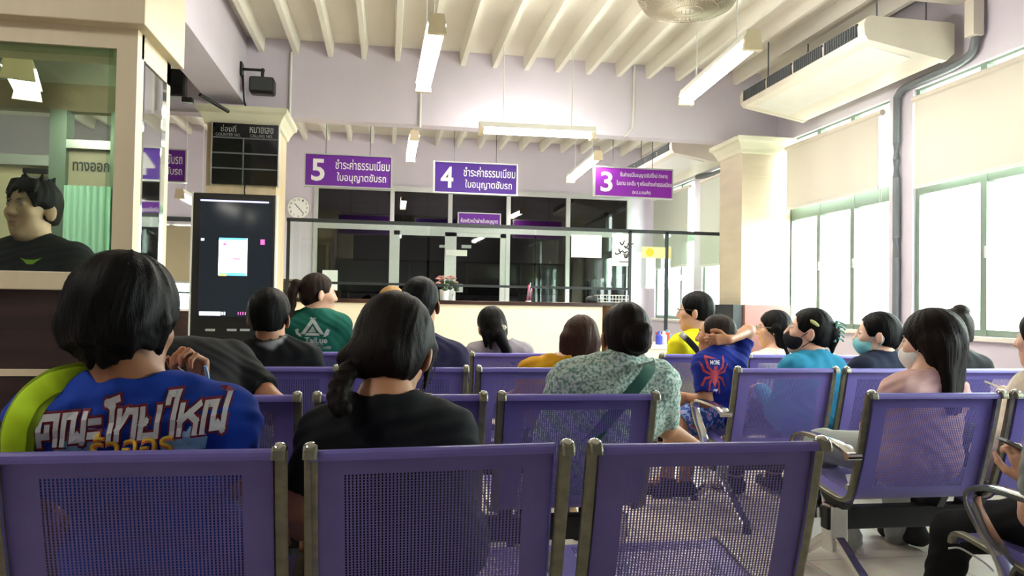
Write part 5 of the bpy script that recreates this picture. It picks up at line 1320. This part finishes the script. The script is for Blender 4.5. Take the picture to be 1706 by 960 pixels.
# 17 woman in pink
pw_ = person('woman in pale pink top with very long dark hair and white face mask', R2, 2.06, at_y(1549, 572, 2.66), at_y(1545, 628, 2.62), hs=1.02, hyaw=-36, hpitch=-4, sw=.128, drop=0.068, byaw=-10, skin='pale', hairc=lin('1c1411'), hair=hair_long(-.25, .078, .018, 1.0, .03), shirt='dcb4ae', vox=.006, hvox=.0048, fold=.003, trousers='a3aaa7', shoes='d9d5cc', sleeve=.9,
             arms={'L': (at_y(1462, 745, 2.72), at_y(1412, 755, 2.92), (-.7, .6, .0)), 'R': None}, knees=[(at_y(1368, 742, 2.96), at_y(1420, 916, 3.10)), (at_y(1490, 760, 3.02), at_y(1496, 918, 3.22))])
face_mask(pw_, 'e8e8e6')
# 18 person in black top at the window
def hair_topbun(S, H, R, s, c):
    P = hair_base(S, H, R, s, c, .010, -.05, .05, .01, .0); S.ell(P(0, -.055, .115), V(.045, .045, .036) * s, R, .01, c)
bn = person('person in black top with a hair knot, by the window behind the woman in pink', R3, 3.08, at_y(1584, 552, 3.72), at_y(1592, 590, 3.69), hs=1.0, hyaw=-20, sw=.15, drop=0.078, skin='fair', hairc=lin('2b2620'), hair=hair_topbun, shirt='181a1c', vox=.008, hvox=.006)
face_mask(bn, 'e4e6e4')
# 19 person at the right edge with a phone
rp = person('person in cream top and black trousers at the right edge, holding a pale phone', R2, 2.54, at_y(1740, 566, 2.66), at_y(1792, 622, 2.64), hs=1.0, hyaw=-20, sw=.14, skin='pale', hair=hair_short(.016, -.08), shirt='dcd2c0', trousers='17181a', vox=.008, hvox=.007,
            arms={'L': (at_y(1694, 768, 2.78), at_y(1690, 690, 2.98), (-.15, .1, 1), (.3, .8, .1), .5)})
def phone(c, ax, up_, w, h, label, col):
    ax, up_ = nrm(V(*ax)), nrm(V(*up_)); n = nrm(np.cross(ax, up_)); up_ = np.cross(n, ax); c = V(*c)
    t = empty('phone', c, label, 'phone')
    poly = [c + ax * a * w / 2 + up_ * b * h / 2 for a, b in ((-.9, -1), (.9, -1), (1, -.95), (1, .95), (.9, 1), (-.9, 1), (-1, .95), (-1, -.95))]
    MB().prism(poly, n * .008).build('body', M[col] if col in M else mat('phone_case_' + col, col, .3, .3), t)
    MB().prism([c + n * .009 + (p - c) * .93 for p in poly], n * -.0005).build('screen', M['blackscreen'], t)
    MB().prism([c - n * .002 + ax * (w * .2 + a * .011) + up_ * (h * .38 + b * .012) for a, b in ((-1, -1), (1, -1), (1, 1), (-1, 1))], n * .002).build('camera', M['darkgrey'], t)
phone(at_y(1672, 649, 2.98), (.25, .9, .1), (-.9, .3, .35), .072, .145, 'pale phone held by the person in cream at the right edge', 'c8bfae')
# 20 person at the lower right edge
lp = person('person in black trousers beside the large chrome armrest, hand holding a grey phone', R1, 1.98, at_y(1860, 520, 1.72), at_y(1858, 600, 1.70), hs=1.0, sw=.15, skin='fair', hair=hair_short(.014), shirt='8d8f8c', trousers='0f1012', vox=.0065, hvox=.008, sleeve=.8,
            arms={'L': (at_y(1726, 858, 1.86), at_y(1716, 806, 2.02), (-.25, .1, 1), (.3, .9, .0), .55)}, knees=[(at_y(1590, 888, 2.2), at_y(1556, 1030, 2.3)), (at_y(1760, 870, 2.15), at_y(1760, 1060, 2.2))])
phone(at_y(1704, 752, 2.04), (.3, .9, .0), (-.8, .35, .45), .072, .14, 'grey phone in the hand at the lower right edge', 'grey')
tag(MB().tube(smooth_pts([at_y(1580, 914, 2.06), at_y(1596, 913, 2.05), at_y(1612, 920, 2.04), at_y(1640, 938, 2.02), at_y(1655, 952, 2.0)], 5), .003, 8).build('charging_cable', M['paper'], None, True), 'thin white cord lying over the black trousers by the armrest', 'cord')
# 21 man's mirror reflection, built as a real figure behind the booth glass
def hair_man(S, H, R, s, c):
    P = hair_base(S, H, R, s, c, .016, -.045, .052, .006, .0, .06)
    for sx in (-1, 1): S.ell(P(sx * .09, .04, -.035), V(.04, .045, .055) * s, R, .008, None, True); S.ell(P(sx * .1, -.01, -.045), V(.032, .06, .045) * s, R, .008, None, True)
    rr = random.Random(4)
    for i in range(15):
        x = -.062 + .124 * i / 14; S.cap(P(x * .8, .045, .108), P(x * 1.05 + rr.uniform(-.008, .008), .086 - abs(x) * .3, .066 + rr.uniform(-.012, .012)), .014 * s, .003 * s, .006, c)
    for i in range(16): a = i * 1.7; S.cap(P(.04 * math.cos(a), -.02 + .05 * math.sin(a), .11), P(.052 * math.cos(a), -.02 + .066 * math.sin(a), .142 - .012 * (i % 3)), .016 * s, .004 * s, .008, c)
    S.amp = .002
mn = person('reflected man in black T-shirt with a lime print, built standing behind the booth glass', 0, 0, at_y(53, 350, 3.56), at_y(56, 402, 3.58), hs=1.08, hyaw=-160, hpitch=2, sw=.19, drop=0.078, byaw=-168, skin='fair', hair=hair_man, shirt='121516', sleeve=.9, stand=V(-1.53, 3.62, .80), vox=.0055, hvox=.0045, trousers='23252a', neckr=.058)
M['lime'] = mat('lime_print', '9fce28', .6)
print_on(mn, None, at_y(57, 436, 3.5), .09, .03, M['lime'], name='lime_emblem', ux=(1, 0, 0), uz=(0, 0, 1), poly=[[(-.5, .5), (-.3, .1), (-.1, -.45), (.15, -.45), (.35, .1), (.5, .5), (.2, .2), (-.2, .2)]])
